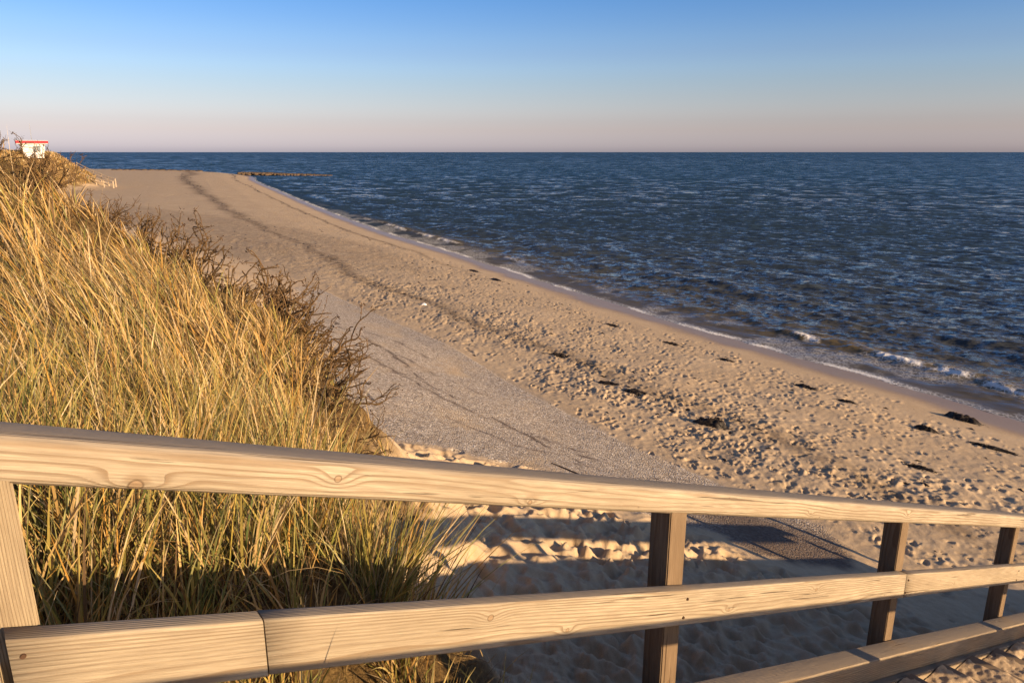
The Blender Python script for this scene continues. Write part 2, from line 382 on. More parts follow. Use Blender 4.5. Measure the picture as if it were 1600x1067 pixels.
cam = bpy.data.cameras.new('camera'); co = bpy.data.objects.new('camera', cam); COL.objects.link(co); SC.camera = co
cam.sensor_width = 36; cam.sensor_fit = 'HORIZONTAL'; cam.lens = 1120 / 1600 * 36; cam.clip_start = .05; cam.clip_end = 60000
PITCH = math.atan(295.5 / 1120); co.location = (0, 0, H); co.rotation_euler = (math.pi / 2 - PITCH, 0, 0)
F_PX = 1120 * 1024 / 1600

# ---------------------------------------------------------------- hollows and footprints as height rasters
class Raster:
    def __init__(s, x0, x1, y0, y1, d):
        s.x0, s.y0, s.d = x0, y0, d; s.nx = int((x1 - x0) / d) + 1; s.ny = int((y1 - y0) / d) + 1; s.h = np.zeros((s.ny, s.nx), np.float32)
    def stamp(s, x, y, ang, L, W, dep, rim=.35, skew=0.3):
        R = L * 1.6; i0 = int((x - R - s.x0) / s.d); i1 = int((x + R - s.x0) / s.d) + 2; j0 = int((y - R - s.y0) / s.d); j1 = int((y + R - s.y0) / s.d) + 2
        if i0 < 0 or j0 < 0 or i1 >= s.nx or j1 >= s.ny: return
        X, Y = np.meshgrid(s.x0 + s.d * np.arange(i0, i1) - x, s.y0 + s.d * np.arange(j0, j1) - y)
        u = (X * math.cos(ang) + Y * math.sin(ang)) / L; v = (-X * math.sin(ang) + Y * math.cos(ang)) / W
        v = v * (1 + .25 * u)
        r = np.sqrt(u * u + v * v)
        p = -dep * np.clip(1 - r ** 2, 0, 1) ** 1.2 * (1 + skew * u) + rim * dep * np.exp(-((r - 1.2) / .26) ** 2) * (1 - skew * u * .7)
        s.h[j0:j1, i0:i1] += p
    def sample(s, x, y):
        fx = (x - s.x0) / s.d; fy = (y - s.y0) / s.d
        ok = (fx > 0) & (fy > 0) & (fx < s.nx - 1) & (fy < s.ny - 1)
        ix = np.clip(fx.astype(int), 0, s.nx - 2); iy = np.clip(fy.astype(int), 0, s.ny - 2); tx = np.clip(fx - ix, 0, 1); ty = np.clip(fy - iy, 0, 1)
        a = s.h
        v = (a[iy, ix] * (1 - tx) + a[iy, ix + 1] * tx) * (1 - ty) + (a[iy + 1, ix] * (1 - tx) + a[iy + 1, ix + 1] * tx) * ty
        ed = np.minimum(np.minimum(fx, s.nx - 1 - fx), np.minimum(fy, s.ny - 1 - fy)) * s.d
        return np.where(ok, v * sstep(0, 2, ed), 0)
# gravel apron outline (plan)
GRAVEL = np.array([(-9.3, 32.2), (-6.1, 27.6), (-2.0, 21.7), (0, 17.9), (1.45, 15.4), (2.6, 13.6), (4.3, 11.4), (5.2, 10.3), (5.35, 9.6), (4.85, 8.9), (3.75, 8.1), (3.1, 8.1),
                   (2.7, 8.6), (1.75, 8.8), (.5, 9.5), (-.9, 9.8), (-2.1, 9.2), (-3.3, 10.5), (-4.0, 13), (-5.5, 18), (-7.3, 24), (-9, 29)])
def trodden(x, y, ds, dt, g):
    """how much walked-on the sand is, 0..1"""
    a = sstep(2.0, 3.6, ds + .9 * fbm(x / 2.5, y / 2.5, 40, 2)) * (1 - sstep(-.7, .2, dt + .5 * fbm(x / 1.3, y / 1.3, 41, 2)))
    a *= .38 + .62 * np.exp(-((dt + 3.0 + 1.2 * fbm(x / 6, y / 6, 47, 2)) / 2.3) ** 2)
    smooth_right = (1 - sstep(.2, 1.6, (x - 5.3) * .8 + (9.6 - y) * .6 ))
    return a * (.35 + .65 * sstep(-.25, .12, fbm(x / 1.5, y / 1.5, 42, 3))), smooth_right

RN = Raster(-8, 24, -2, 48, .028)
def scatter(n, x0, x1, y0, y1): return rng.uniform(x0, x1, n), rng.uniform(y0, y1, n)
px, py = scatter(68000, -8, 24, 8, 48)
_, ds_, dt_, _, _ = base_height(px, py, True)
tr_, sr_ = trodden(px, py, ds_, dt_, 0)
keep = rng.random(len(px)) < tr_ * .9 * np.where(px > 5.2, .35 + .65 * sstep(9.3, 11.0, py + .15 * px), 1)
for x, y in zip(px[keep], py[keep]):
    a = 2.03 + rng.normal() * .55; s_ = rng.uniform(.4, 1.08)
    RN.stamp(x, y, a, .12 * s_, .047 * s_ * rng.uniform(.7, 1.3), rng.uniform(.02, .068) * s_, rng.uniform(.1, .6))
# paw and foot trails on the smooth sand right of the apron
for x0, y0, n, a in ((5.0, 8.4, 9, .35), (5.6, 7.7, 8, .1), (6.8, 9.2, 9, .5)):
    for i in range(n):
        for j in (-1, 1):
            RN.stamp(x0 + i * .28 * math.cos(a) + j * .05 + rng.normal() * .03, y0 + i * .28 * math.sin(a) - j * .07 + rng.normal() * .03, a, .06, .045, .025, .15)
# deep soft hollows on the dune flank beside the stairs
px, py = scatter(7600, -3.5, 5, 1.0, 11)
gd = in_poly(px, py, GRAVEL); _, ds_, dt_, _, _ = base_height(px, py, True)
wz = sstep(.05, -.35, gd) * sstep(2.2, 3.0, dt_) * (1 - .75 * sstep(2.6, 4.2, px - .1 * py)) * (stair_n(px, py) < RAIL_N + .2) * (near_dune(px, py)[1] < -.2)
keep = rng.random(len(px)) < wz * .5
for x, y in zip(px[keep], py[keep]):
    s_ = rng.uniform(.5, 1.2); RN.stamp(x, y, rng.uniform(0, 3.14), .16 * s_, .10 * s_, rng.uniform(.015, .05) * s_, rng.uniform(.1, .35))
px, py = scatter(900, -1.0, 5, 1.5, 8.5); ok_ = (near_dune(px, py)[1] < -.3) & (in_poly(px, py, GRAVEL) < -.2) & (stair_n(px, py) < RAIL_N + .1)
for x, y in zip(px[ok_], py[ok_]): RN.stamp(x, y, rng.uniform(0, 3.14), rng.uniform(.13, .22), rng.uniform(.09, .14), rng.uniform(.02, .06), .22)
# a few prints on the strip above the apron and dents in it
for x, y, L_, W_, d_ in ((-1.75, 8.9, .16, .1, .05), (-1.3, 8.95, .2, .12, .06), (-.95, 9.15, .17, .1, .05), (-.55, 9.3, .2, .12, .07), (-.1, 9.35, .2, .13, .07), (.3, 9.75, .17, .1, .05), (-.8, 8.75, .18, .1, .06)):
    RN.stamp(x, y, .6, L_, W_, d_, .5)
RN.stamp(-2.05, 12.35, .2, .42, .3, -.09, .3); RN.stamp(-2.4, 12.6, .2, .3, .18, .06, .2); RN.stamp(-3.95, 16.0, -.4, .5, .22, -.05, .3)

# wrack lines: distance from the waterline (near, far) with wobble; and thin dark streaks over the gravel
STREAKS = [[(-6.9, 22.6), (-5.0, 20.0), (-3.4, 18.0), (-2.4, 16.2)], [(-5.6, 21.0), (-4.0, 18.6), (-3.0, 17.5), (-2.0, 15.2)], [(-4.6, 17.6), (-3.4, 16.2), (-1.9, 14.2), (-.2, 12.8), (1.2, 12.2)], [(-3.0, 17.9), (-1.9, 16.4), (-.7, 15.4)],
           [(-4.4, 20.2), (-3.1, 19.6), (-2.2, 18.6)], [(-1.2, 12.1), (.2, 11.4), (1.8, 10.7), (3.1, 10.4)], [(-.3, 13.2), (.5, 12.2), (1.1, 11.2)], [(-2.9, 15.4), (-2.0, 14.9), (-1.2, 14.1)], [(-5.0, 16.8), (-4.2, 15.9), (-3.2, 15.3)], [(1.2, 11.9), (2.4, 11.3), (3.6, 10.9)]]
def streak_mask(x, y):
    m = np.zeros_like(x)
    near = (x > -9) & (x < 5) & (y > 9) & (y < 24)
    xs, ys = x[near], y[near]; wob = .28 * fbm(xs * 1.5, ys * 1.5, 77, 3); acc = np.zeros_like(xs)
    for S in STREAKS:
        d = np.full(xs.shape, 1e9)
        for (ax, ay), (bx, by) in zip(S[:-1], S[1:]):
            ex, ey = bx - ax, by - ay; t_ = np.clip(((xs - ax) * ex + (ys - ay) * ey) / (ex * ex + ey * ey), 0, 1)
            d = np.minimum(d, np.hypot(xs - ax - t_ * ex + wob, ys - ay - t_ * ey + wob * .6))
        acc = np.maximum(acc, np.exp(-(d / .035) ** 2) * .9 + .3 * np.exp(-(d / .13) ** 2))
    m[near] = acc * sstep(-.28, .1, fbm(xs * 2.2, ys * 2.2, 78, 3)); return m

def surface(x, y, attrs=False):
    z, ds, dt, als, alt = base_height(x, y, True)
    r = np.hypot(x, y)
    gd = in_poly(x, y, GRAVEL) + (.10 + .25 * sstep(12, 10, y)) * fbm(x * 1.4, y * 1.4, 21, 5)
    grav = sstep(-.08, .22, gd) 
    lip = np.exp(-(np.clip(dt, 0, 9) / .5)) * sstep(0, .06, dt - .05) * sstep(9.0, 11, y) * (y < 34) 
    z = z + .07 * lip
    tr, sr = trodden(x, y, ds, dt, grav)
    nearm = 1 - sstep(50, 75, r)
    z = z + RN.sample(x, y) * (1 - .85 * grav * (gd > .15) * (dt < 5))
    soft = sstep(2.6, 3.6, dt) * (1 - grav)
    z = z + nearm * soft * (.08 * fbm(x * 1.3, y * 1.3, 5, 3) + .085 * fbm(x * 8, y * 8, 15, 5) * sstep(-.2, .2, fbm(x * .9, y * .9, 16, 2))) + nearm * tr * .05 * fbm(x * 3.1, y * 2.2, 6, 4) + nearm * (1 - grav) * sstep(2, 6, ds) * .012 * fbm(x * 7, y * 7, 9, 3)
    z = z + .05 * fbm(x / 3, y / 3, 12, 3) * sstep(1, 5, ds)
    z = z + .008 * grav * fbm(x * 5, y * 5, 13, 3)
    if not attrs: return z
    wet = sstep(2.3, .9, ds + .5 * fbm(x / 1.6, y / 1.6, 31, 3))
    k1 = 4.3 + .035 * np.clip(y, 0, 200) + .8 * fbm(x / 5, y / 5, 33, 3); k2 = 8.3 + .05 * np.clip(y, 0, 160) + 1.3 * fbm(x / 7, y / 7, 34, 3)
    wr = .8 * np.exp(-((ds - 3.3 - .01 * y - .7 * fbm(x / 4, y / 4, 35, 2)) / .22) ** 2) * sstep(26, 60, r) * (1 - .4 * sstep(120, 200, r))
    wr = np.maximum(wr, (.8 * np.exp(-((ds - k2) / (.30 + .006 * y)) ** 2)) * (.6 + .4 * sstep(14, 40, r)) * (y < 230))
    wr = np.maximum(wr, .35 * sstep(7, 5, np.abs(dt + 5)) * sstep(30, 45, y) * (1 - sstep(60, 110, y)) * sstep(4, 7, ds))
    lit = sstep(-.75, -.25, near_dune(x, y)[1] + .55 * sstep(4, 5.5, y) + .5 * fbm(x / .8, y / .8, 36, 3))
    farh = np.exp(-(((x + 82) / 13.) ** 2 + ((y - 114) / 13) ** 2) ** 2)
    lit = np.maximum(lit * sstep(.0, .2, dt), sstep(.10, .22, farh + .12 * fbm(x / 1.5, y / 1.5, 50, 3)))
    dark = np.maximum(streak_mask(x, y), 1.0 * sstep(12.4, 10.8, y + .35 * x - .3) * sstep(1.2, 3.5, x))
    far = sstep(16, 34, r) * (.25 + .75 * tr) * 1.0 * sstep(2.5, 4, ds) * (1 - grav) * (1 - lit) + .12 * sstep(40, 80, r) * (1 - lit) * sstep(2.5, 5, ds)
    return z, np.stack([grav, wet, wr, np.clip(lit, 0, 1)], -1), np.clip(far, 0, 1), tr, dark

def ring_radii(r0, r1, f_lat, f_dep, cap):
    out = [r0]
    while out[-1] < r1:
        r = out[-1]; d = max(r * f_lat, r * r * f_dep)
        if r < 170: d = min(d, cap)
        out.append(r + d)
    return np.array(out)
def polar(rs, fine, lo, hi, coarse=2.5):
    a = np.concatenate([np.arange(lo, hi, fine), np.arange(hi, lo + 360, coarse)]) ; a = np.radians(a)   # compass angle from +Y, clockwise
    X = np.outer(rs, np.sin(a)); Y = np.outer(rs, np.cos(a)); nr, na = X.shape
    idx = np.arange(nr * na).reshape(nr, na); nx = np.roll(idx, -1, axis=1)
    F = np.stack([idx[:-1], idx[1:], nx[1:], nx[:-1]], -1).reshape(-1, 4)
    return X.ravel(), Y.ravel(), F
Q = 1.0 if not globals().get('LOWRES') else 2.5
rs = ring_radii(.7, 2600, .0034 * Q, 1.0 / (F_PX * 6) * .9 * Q, .55 * Q)
X, Y, F = polar(rs, .095 * Q, -43, 47)
Z, M, FAR, TRD, DARK = surface(X, Y, True)
ctr = len(X); X = np.append(X, 0); Y = np.append(Y, 0); Z = np.append(Z, Z[0])
na = (F.max() + 1) // len(rs)
print('ground verts', len(X))
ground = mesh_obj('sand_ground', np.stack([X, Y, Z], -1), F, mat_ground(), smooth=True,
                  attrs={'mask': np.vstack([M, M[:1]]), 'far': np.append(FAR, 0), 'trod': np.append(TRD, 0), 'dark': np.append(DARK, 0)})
tag(ground, kind='structure')

# ---------------------------------------------------------------- sea
rs = ring_radii(13.5, 32000, .0016 * Q, 1.0 / (F_PX * 7) * .62 * Q, 99)
X, Y, F = polar(rs, .11 * Q, -45, 47)
ds, als = sdist(X, Y, SHORE); r = np.hypot(X, Y)
keep = ds < 1.6
keepf = keep[F].any(1); F = F[keepf]; used = np.unique(F); re = -np.ones(len(X), int); re[used] = np.arange(len(used)); F = re[F]; X = X[used]; Y = Y[used]; ds = ds[used]; als = als[used]; r = r[used]
drr = np.maximum(r * .0016, r * r / (F_PX * 7) * .62)
depth = np.clip(-ds, 0, 60); amp = sstep(0, 5, depth) * .8 + .2 * sstep(0, 1.2, depth)
Z = np.zeros_like(X); wr_ = np.random.default_rng(5)
for i in range(64):
    lam = .55 * (1.058 ** i) if i < 56 else 8 + i * .1
    a = math.radians(-118) + wr_.normal() * .72
    kx, ky = math.cos(a) * 2 * math.pi / lam, math.sin(a) * 2 * math.pi / lam
    A = .0080 * lam * (1.8 if lam < 1.6 else .9 if lam < 2.5 else .36 if lam < 6 else .22) * wr_.uniform(.6, 1.3)
    ph = kx * X + ky * Y + wr_.uniform(0, 6.28) + 1.2 * fbm(X / 14 + i, Y / 14, 90, 2)
    s_ = np.sin(ph + .35 * np.cos(ph)); wv = sstep(2.2, 5.5, lam / drr)
    Z += A * wv * (s_ + .35 * (np.abs(np.sin(ph / 2 + .78)) * -2 + 1.27)) * amp
Z *= .95 + .25 * fbm(X / 11, Y / 11, 92, 3)
# low swell lines bending round to the beach and the small breaker at its edge
off = .5 * fbm(als / 9, 0 * als, 95, 2) + .6 * vnoise(als / 17, 0 * als + 3, 96)
env = sstep(-.05, .2, vnoise(als / 6.5 + 2.4, 0 * als + .5, 97)) * sstep(0, 30, als)
d0 = -ds - 2.0 - off
near = 1 - sstep(60, 110, r)
brk = .12 * env * np.exp(-np.where(d0 > 0, (d0 / .75) ** 2, (d0 / .28) ** 2))
sw = .07 * np.cos((d0 - 5.2) / 5.2 * 2 * math.pi) * np.exp(-((d0 - 5.2) / 5) ** 2)
Z += (brk + sw * sstep(.3, 2.5, -ds)) * near
run = .035 * vnoise(als / 2.3, als * 0, 98) + .03 * vnoise(als / .7, als * 0, 99)
Z += run * sstep(-1.2, 0, ds) + .015
bz = base_height(X, Y)
dep = Z - bz
edge = np.exp(-(np.clip(dep - .02, -.02, 9) / .03) ** 2)
crest = env * np.exp(-((d0 + .10) / .24) ** 2) * near * sstep(-.15, .12, fbm(als / 1.4, ds * 1.3, 101, 3))
wash = .36 * sstep(-2.6, -1.2, ds + off * .6) * sstep(-.25, .1, fbm(X * .5, Y * .5, 102, 4)) * (1 - sstep(70, 130, r))
foam = np.clip(np.maximum(np.maximum(edge * (.45 + .55 * sstep(-.2, .2, fbm(als / 2.2, als * 0, 105, 3))), crest * 1.25), wash), 0, 1)
Z += .05 * crest * fbm(X * 6, Y * 6, 103, 3)
shal = np.clip(np.exp(ds / 3.5) * .7 * (1 - sstep(30, 90, r)) + .12 * (1 - sstep(10, 40, -ds)) * (1 - sstep(25, 80, r)) + env * .5 * np.exp(-((d0 - .2) / .5) ** 2) * near, 0, 1)
off_ = sstep(0, 4, -ds)[:, None]
bands = off_ * np.stack([.9 - .7 * sstep(30, 70, r), sstep(18, 40, r) * (1 - .8 * sstep(80, 170, r)), sstep(60, 130, r) * (1 - .8 * sstep(350, 900, r)), sstep(250, 600, r)], -1)
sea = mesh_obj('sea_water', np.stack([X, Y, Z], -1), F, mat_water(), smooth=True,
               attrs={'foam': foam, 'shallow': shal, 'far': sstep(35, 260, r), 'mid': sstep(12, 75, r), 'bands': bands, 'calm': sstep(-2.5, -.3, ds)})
tag(sea, kind='structure'); print('sea verts', len(X))

# ---------------------------------------------------------------- wooden staircase (one structure: both railings, beams, treads)
NV = Vector((HY, -HX, 0)); HV = Vector((HX, HY, 0)); SLOPE = math.atan(.3573)
DV = Vector((HX * math.cos(SLOPE), HY * math.cos(SLOPE), -math.sin(SLOPE)))
UPV = DV.cross(NV) * -1 if (DV.cross(NV)).z < 0 else DV.cross(NV)
def sn(s, n, z): return Vector((s * HX + n * HY, s * HY - n * HX, z))
stair = empty('wooden_staircase', sn(0, -.6, H - 1.35))
tag(stair, 'weathered wooden beach stairs with a pale timber railing, sand lying on the treads', 'staircase')
def beam(name, s0, s1, n0, n1, r0, r1, mat, flight=True, bev=.008, zl=None, seg=3, bow=0.0):
    """timber between s0..s1; n0..n1 across; r0..r1 height relative to the rail line (or absolute when zl given)"""
    if flight: A = sn(s0, n0, line_z(s0) + r0); ax = DV; ln = (s1 - s0) / math.cos(SLOPE); hh = (r1 - r0) * math.cos(SLOPE)
    else: A = sn(s0, n0, zl + r0); ax = HV; ln = s1 - s0; hh = r1 - r0
    bm = bmesh.new(); bmesh.ops.create_cube(bm, size=1)
    for v in bm.verts: v.co = Vector(((v.co.x + .5) * ln, (v.co.y + .5) * (n1 - n0), (v.co.z + .5) * hh))
    nseg = max(1, int(ln / .12)); es = [e for e in bm.edges if abs((e.verts[0].co - e.verts[1].co).x) > ln * .9]
    if nseg > 1: bmesh.ops.subdivide_edges(bm, edges=es, cuts=nseg - 1)
    long = [e for e in bm.edges if abs(e.verts[0].co.y - e.verts[1].co.y) < 1e-6 and abs(e.verts[0].co.z - e.verts[1].co.z) < 1e-6]
    cap = [e for e in bm.edges if e not in long and (max(v.co.x for v in e.verts) < 1e-6 or min(v.co.x for v in e.verts) > ln - 1e-6)]
    bmesh.ops.bevel(bm, geom=long, offset=bev, segments=seg, affect='EDGES', profile=.5)
    off = rng.random() * 50
    for v in bm.verts:
        x = v.co.x
        w1 = float(vnoise(np.array([x * 1.3 + off]), np.array([.3]), 60)[0]); w2 = float(vnoise(np.array([x * 1.1 + off]), np.array([5.3]), 61)[0])
        if flight: v.co.x -= v.co.z * math.tan(SLOPE)
        v.co.y += .004 * w1; v.co.z += .005 * w2 + bow * math.sin(math.pi * x / ln)
        w3 = float(vnoise(np.array([x * 14 + off]), np.array([v.co.y * 30 + v.co.z * 37]), 62)[0]); v.co.z += .0016 * w3
    me = bpy.data.meshes.new(name); bm.to_mesh(me); bm.free(); me.materials.append(mat)
    for p in me.polygons: p.use_smooth = len(p.vertices) == 4
    o = bpy.data.objects.new(name, me); COL.objects.link(o)
    zc = ax.cross(NV); 
    if zc.z < 0: zc = -zc
    yv = zc.cross(ax)   # right-handed frame; may point outwards
    M = Matrix((ax, NV, zc)).transposed().to_4x4()
    if M.to_3x3().determinant() < 0:
        # mirror mesh across y so that the frame stays right-handed
        for v in me.vertices: v.co.y = -v.co.y
        me.flip_normals(); M = Matrix((ax, -NV, zc)).transposed().to_4x4()
    M.translation = A - stair.location
    o.parent = stair; o.matrix_local = M
    return o
def post(s, n0, z0, z1, mat, w=.09):
    bm = bmesh.new(); bmesh.ops.create_cube(bm, size=1)
    for v in bm.verts: v.co = Vector(((v.co.x + .5) * (z1 - z0), v.co.y * w, v.co.z * w))
    bmesh.ops.bevel(bm, geom=[e for e in bm.edges], offset=.004, segments=2, affect='EDGES')
    me = bpy.data.meshes.new('post'); bm.to_mesh(me); bm.free(); me.materials.append(mat)
    o = bpy.data.objects.new('post', me); COL.objects.link(o); o.parent = stair
    up = Vector((0, 0, 1)); M = Matrix((up, HV, up.cross(HV))).transposed().to_4x4()
    M.translation = sn(s, n0, z0) - stair.location; o.matrix_local = M
    return o
# object-space: x along, y outwards(-)/inwards, z up
WTOP = mat_wood('weathered_pine_top_rail', (1.0, .97, .93), knots=((.704, -.10, .050, .017), (1.295, -.10, .018, .015), (.30, -.10, .012, .024), (2.89, -.10, .03, .010), (3.9, -.10, .05, .013)), seed=1.0)
WMID = mat_wood('weathered_pine_mid_rail', (.98, .95, .9), knots=((.585, -.045, .09, .018), (.9, -.045, .03, .012), (1.75, -.045, .04, .013), (2.4, -.045, .09, .016)), seed=2.3)
WMID2 = mat_wood('weathered_pine_mid_rail_lower', (1.0, .96, .9), knots=((.7, -.045, .05, .013), (1.9, -.045, .08, .015)), seed=4.1)
WPOST = mat_wood('weathered_pine_post', (.60, .50, .41), knots=((.89, .012, -.044, .024), (1.01, .012, -.044, .02), (.5, -.01, -.044, .014), (1.5, 0, -.044, .012)), seed=5.2)
WPOST2 = mat_wood('weathered_pine_top_post', (.86, .80, .70), knots=((.89, .012, -.044, .024), (1.01, .012, -.044, .02)), seed=6.3)
WBASE = mat_wood('weathered_pine_base_beam', (.93, .86, .76), knots=((2.0, .05, .11, .014), (3.1, .04, .11, .012)), seed=7.9)
WTREAD = mat_wood('weathered_pine_tread', (.8, .7, .6), seed=9.4)
W_IN = 1.36
sP = [-.038 + 1.816 * k for k in range(-1, 7)]
def railing(N, sgn):
    """sgn=-1: railing whose inner face is at n=N and which reaches away to n=N-..; sgn=+1: the other side"""
    lo, hi = (N - .1, N + .003) if sgn < 0 else (N - .003, N + .1)
    beam('top_rail', -.10, 10.6, lo, hi, .0, .092, WTOP, bev=.02, seg=4)
    beam('top_rail', -3.6, -.103, lo, hi, .0, .088, WTOP, flight=False, bev=.02, seg=4, zl=line_z(-.10))
    mlo, mhi = (N + .001, N + .046) if sgn < 0 else (N - .046, N - .001)
    beam('middle_rail', -.045, .3765, mlo, mhi, -.405, -.266, WMID, bev=.006)
    beam('middle_rail', .3795, 3.578, mlo, mhi, -.403, -.265, WMID, bev=.006)
    beam('middle_rail', 3.583, 7.2, mlo, mhi, -.402, -.266, WMID2, bev=.006)
    beam('middle_rail', 7.204, 10.5, mlo, mhi, -.403, -.266, WMID, bev=.006)
    beam('middle_rail', -3.6, -.062, mlo, mhi, -.452, -.315, WMID2, flight=False, bev=.006, zl=line_z(0))
    blo, bhi = (N + .002, N + .115) if sgn < 0 else (N - .115, N - .002)
    beam('base_beam', .02, 10.5, blo, bhi, -.81, -.685, WBASE, bev=.009)
    clo, chi = (N + .035, N + .145) if sgn < 0 else (N - .145, N - .035)
    beam('carriage_beam', .03, 10.4, clo, chi, -1.03, -.812, WBASE, bev=.006)
    beam('base_beam', -3.6, .0, blo, bhi, -.81, -.69, WBASE, flight=False, bev=.009, zl=line_z(0))
    for s in sP:
        n0 = N - .0455 if sgn < 0 else N + .0455
        p = sn(s, n0, 0); g = float(base_height(np.array([p.x]), np.array([p.y]))[0])
        zt_ = line_z(s - .045) + .004 if s > -.1 else line_z(-.1) + .004
        post(s, n0, g - .5, zt_, WPOST2 if abs(s + .038) < .01 else WPOST, .088)
railing(RAIL_N, -1); railing(RAIL_N + W_IN, 1)
MSC = mat_simple('rusty_screw', (.09, .05, .03), .6, .3, 60, metal=.4)
for s in sP[1:5]:
    for q, dz in ((.012, -.30), (-.004, -.372)):
        bm = bmesh.new(); bmesh.ops.create_cone(bm, cap_ends=True, segments=12, radius1=.006, radius2=.0045, depth=.006)
        me = bpy.data.meshes.new('screw'); bm.to_mesh(me); bm.free(); me.materials.append(MSC); o = bpy.data.objects.new('screw', me); COL.objects.link(o); o.parent = stair
        o.rotation_euler = NV.to_track_quat('Z', 'Y').to_euler(); o.location = sn(s + q, RAIL_N + .0475, line_z(s + q) + dz) - stair.location
N0, N1 = RAIL_N + .15, RAIL_N + W_IN - .15
TR_RUN, TR_RISE = .44, .44 * .3573
s_nose = [.45 + TR_RUN * k for k in range(0, 22)]
def tread(sa, sb, z):
    bm = bmesh.new()
    for q in range(2):
        a = sa + (sb - sa) * q / 2 + .004; b = sa + (sb - sa) * (q + 1) / 2 - .004
        r_ = bmesh.ops.create_cube(bm, size=1)
        for v in r_['verts']: v.co = Vector((a + (v.co.x + .5) * (b - a), 0, 0)) + Vector((0, (v.co.y + .5) * (N1 - N0), v.co.z * .045 - .0225))
    bmesh.ops.bevel(bm, geom=bm.edges[:], offset=.004, segments=2, affect='EDGES')
    for v in bm.verts: s_, n_, zz = v.co.x, N0 + v.co.y, v.co.z; v.co = sn(s_, n_, z + zz) - stair.location
    bmesh.ops.recalc_face_normals(bm, faces=bm.faces[:])
    me = bpy.data.meshes.new('tread'); bm.to_mesh(me); bm.free(); me.materials.append(WTREAD)
    o = bpy.data.objects.new('tread', me); COL.objects.link(o); o.parent = stair
    return o
def tread_z(sno): return line_z(sno) - .79
for sno in s_nose: tread(sno - TR_RUN + .0, sno + .02, tread_z(sno))
for q in range(14): tread(.01 - .24 * (q + 1), .006 - .24 * q, line_z(0) - .80)
# sand blown over the steps
nn_ = 150; ss = np.arange(.05, 10.2, .011); Nn = np.linspace(N0 + .003, N1 - .003, nn_)
SS, NN = np.meshgrid(ss, Nn, indexing='ij')
kk = np.ceil((SS - s_nose[0] - .0) / TR_RUN); sno = s_nose[0] + kk * TR_RUN
tz = line_z(sno) - .79; u = (SS - (sno - TR_RUN)) / TR_RUN            # 0 at the back of a tread, 1 at its nose
zup = tz + TR_RISE
pile = .5 + 1.3 * vnoise(NN * 2.1 + kk * 3.3, kk * 1.7, 201)
ramp_ = TR_RISE * .78 * np.clip(1 - u / .50, 0, 1) ** 1.25 * np.clip(pile + .35, .25, 1)
SZ = tz + .012 + ramp_ + .022 * fbm(SS * 5, NN * 5, 202, 4) + .010 * fbm(SS * 26, NN * 26, 203, 3) - .012 * sstep(.82, 1, u)
RS = Raster(-.2, 10.6, -2.0, 1.0, .01)
for _ in range(420):
    a0 = rng.normal() * .4 + (0 if rng.random() < .6 else 3.1); RS.stamp(rng.uniform(0, 10.2), rng.uniform(N0, N1), a0, .12, .05, rng.uniform(.008, .022), .4)
RS_s = RS.sample(SS, NN); SZ = SZ + np.where(RS_s == 0, 0, RS_s)
PX = SS * HX + NN * HY; PY = SS * HY - NN * HX
nr, na = SS.shape; idx = np.arange(nr * na).reshape(nr, na)
Fs = np.stack([idx[:-1, :-1], idx[1:, :-1], idx[1:, 1:], idx[:-1, 1:]], -1).reshape(-1, 4)[:, ::-1]
stepsand = mesh_obj('drifted_sand', np.stack([PX.ravel(), PY.ravel(), SZ.ravel()], -1), Fs.copy(), bpy.data.materials['sand'], smooth=True,
                    attrs={'mask': np.zeros((nr * na, 4)), 'far': np.zeros(nr * na), 'trod': np.full(nr * na, .4), 'dark': np.zeros(nr * na)})
tag(stepsand, 'golden drifted sand lying over the treads of the wooden stairs', 'sand', kind='stuff')

# ---------------------------------------------------------------- grass
MG = mat_plant('dune_grass_blade')
def zsurf(x, y): return surface(np.asarray(x, float), np.asarray(y, float))
PAL = np.array([(.66, .46, .20), (.55, .36, .13), (.74, .57, .33), (.33, .20, .075), (.47, .40, .09), (.21, .27, .06), (.12, .19, .05), (.56, .31, .07), (.13, .08, .04)])
def blades(bx, by, bz, length, width, lean, az, curl, colb, colt, twist, seg=6):
    n = len(bx); t_ = np.linspace(0, 1, seg + 1)[None, :]
    ang = lean[:, None] + curl[:, None] * t_ ** 1.6                     # angle from vertical along the blade
    dl = length[:, None] / seg
    hx = np.cumsum(np.sin(ang) * dl, 1) - np.sin(ang[:, :1]) * dl; hz = np.cumsum(np.cos(ang) * dl, 1) - np.cos(ang[:, :1]) * dl
    cx, cy = np.cos(az)[:, None], np.sin(az)[:, None]
    px = bx[:, None] + hx * cx; py = by[:, None] + hx * cy; pz = bz[:, None] + hz
    wd = width[:, None] * np.minimum(1, (1 - t_) * 2.2 + .06) * .5 * (1 - .25 * (t_ == 0))
    wa = az[:, None] + math.pi / 2 + twist[:, None] * (1 + .8 * t_)
    wx, wy = np.cos(wa) * wd, np.sin(wa) * wd
    Lf = np.stack([px - wx, py - wy, pz], -1); Rt = np.stack([px + wx, py + wy, pz], -1)
    V = np.stack([Lf, Rt], 2).reshape(n, -1, 3)
    b = (np.arange(n) * (seg + 1) * 2)[:, None]; i = (np.arange(seg) * 2)[None, :]
    F = np.stack([b + i, b + i + 1, b + i + 3, b + i + 2], -1).reshape(-1, 4)
    tt = np.repeat(t_, n, 0)[..., None]
    C = colb[:, None, :] * (1 - tt) + colt[:, None, :] * tt
    C = np.repeat(C, 2, axis=1)
    return V.reshape(-1, 3), F, C.reshape(-1, 3)
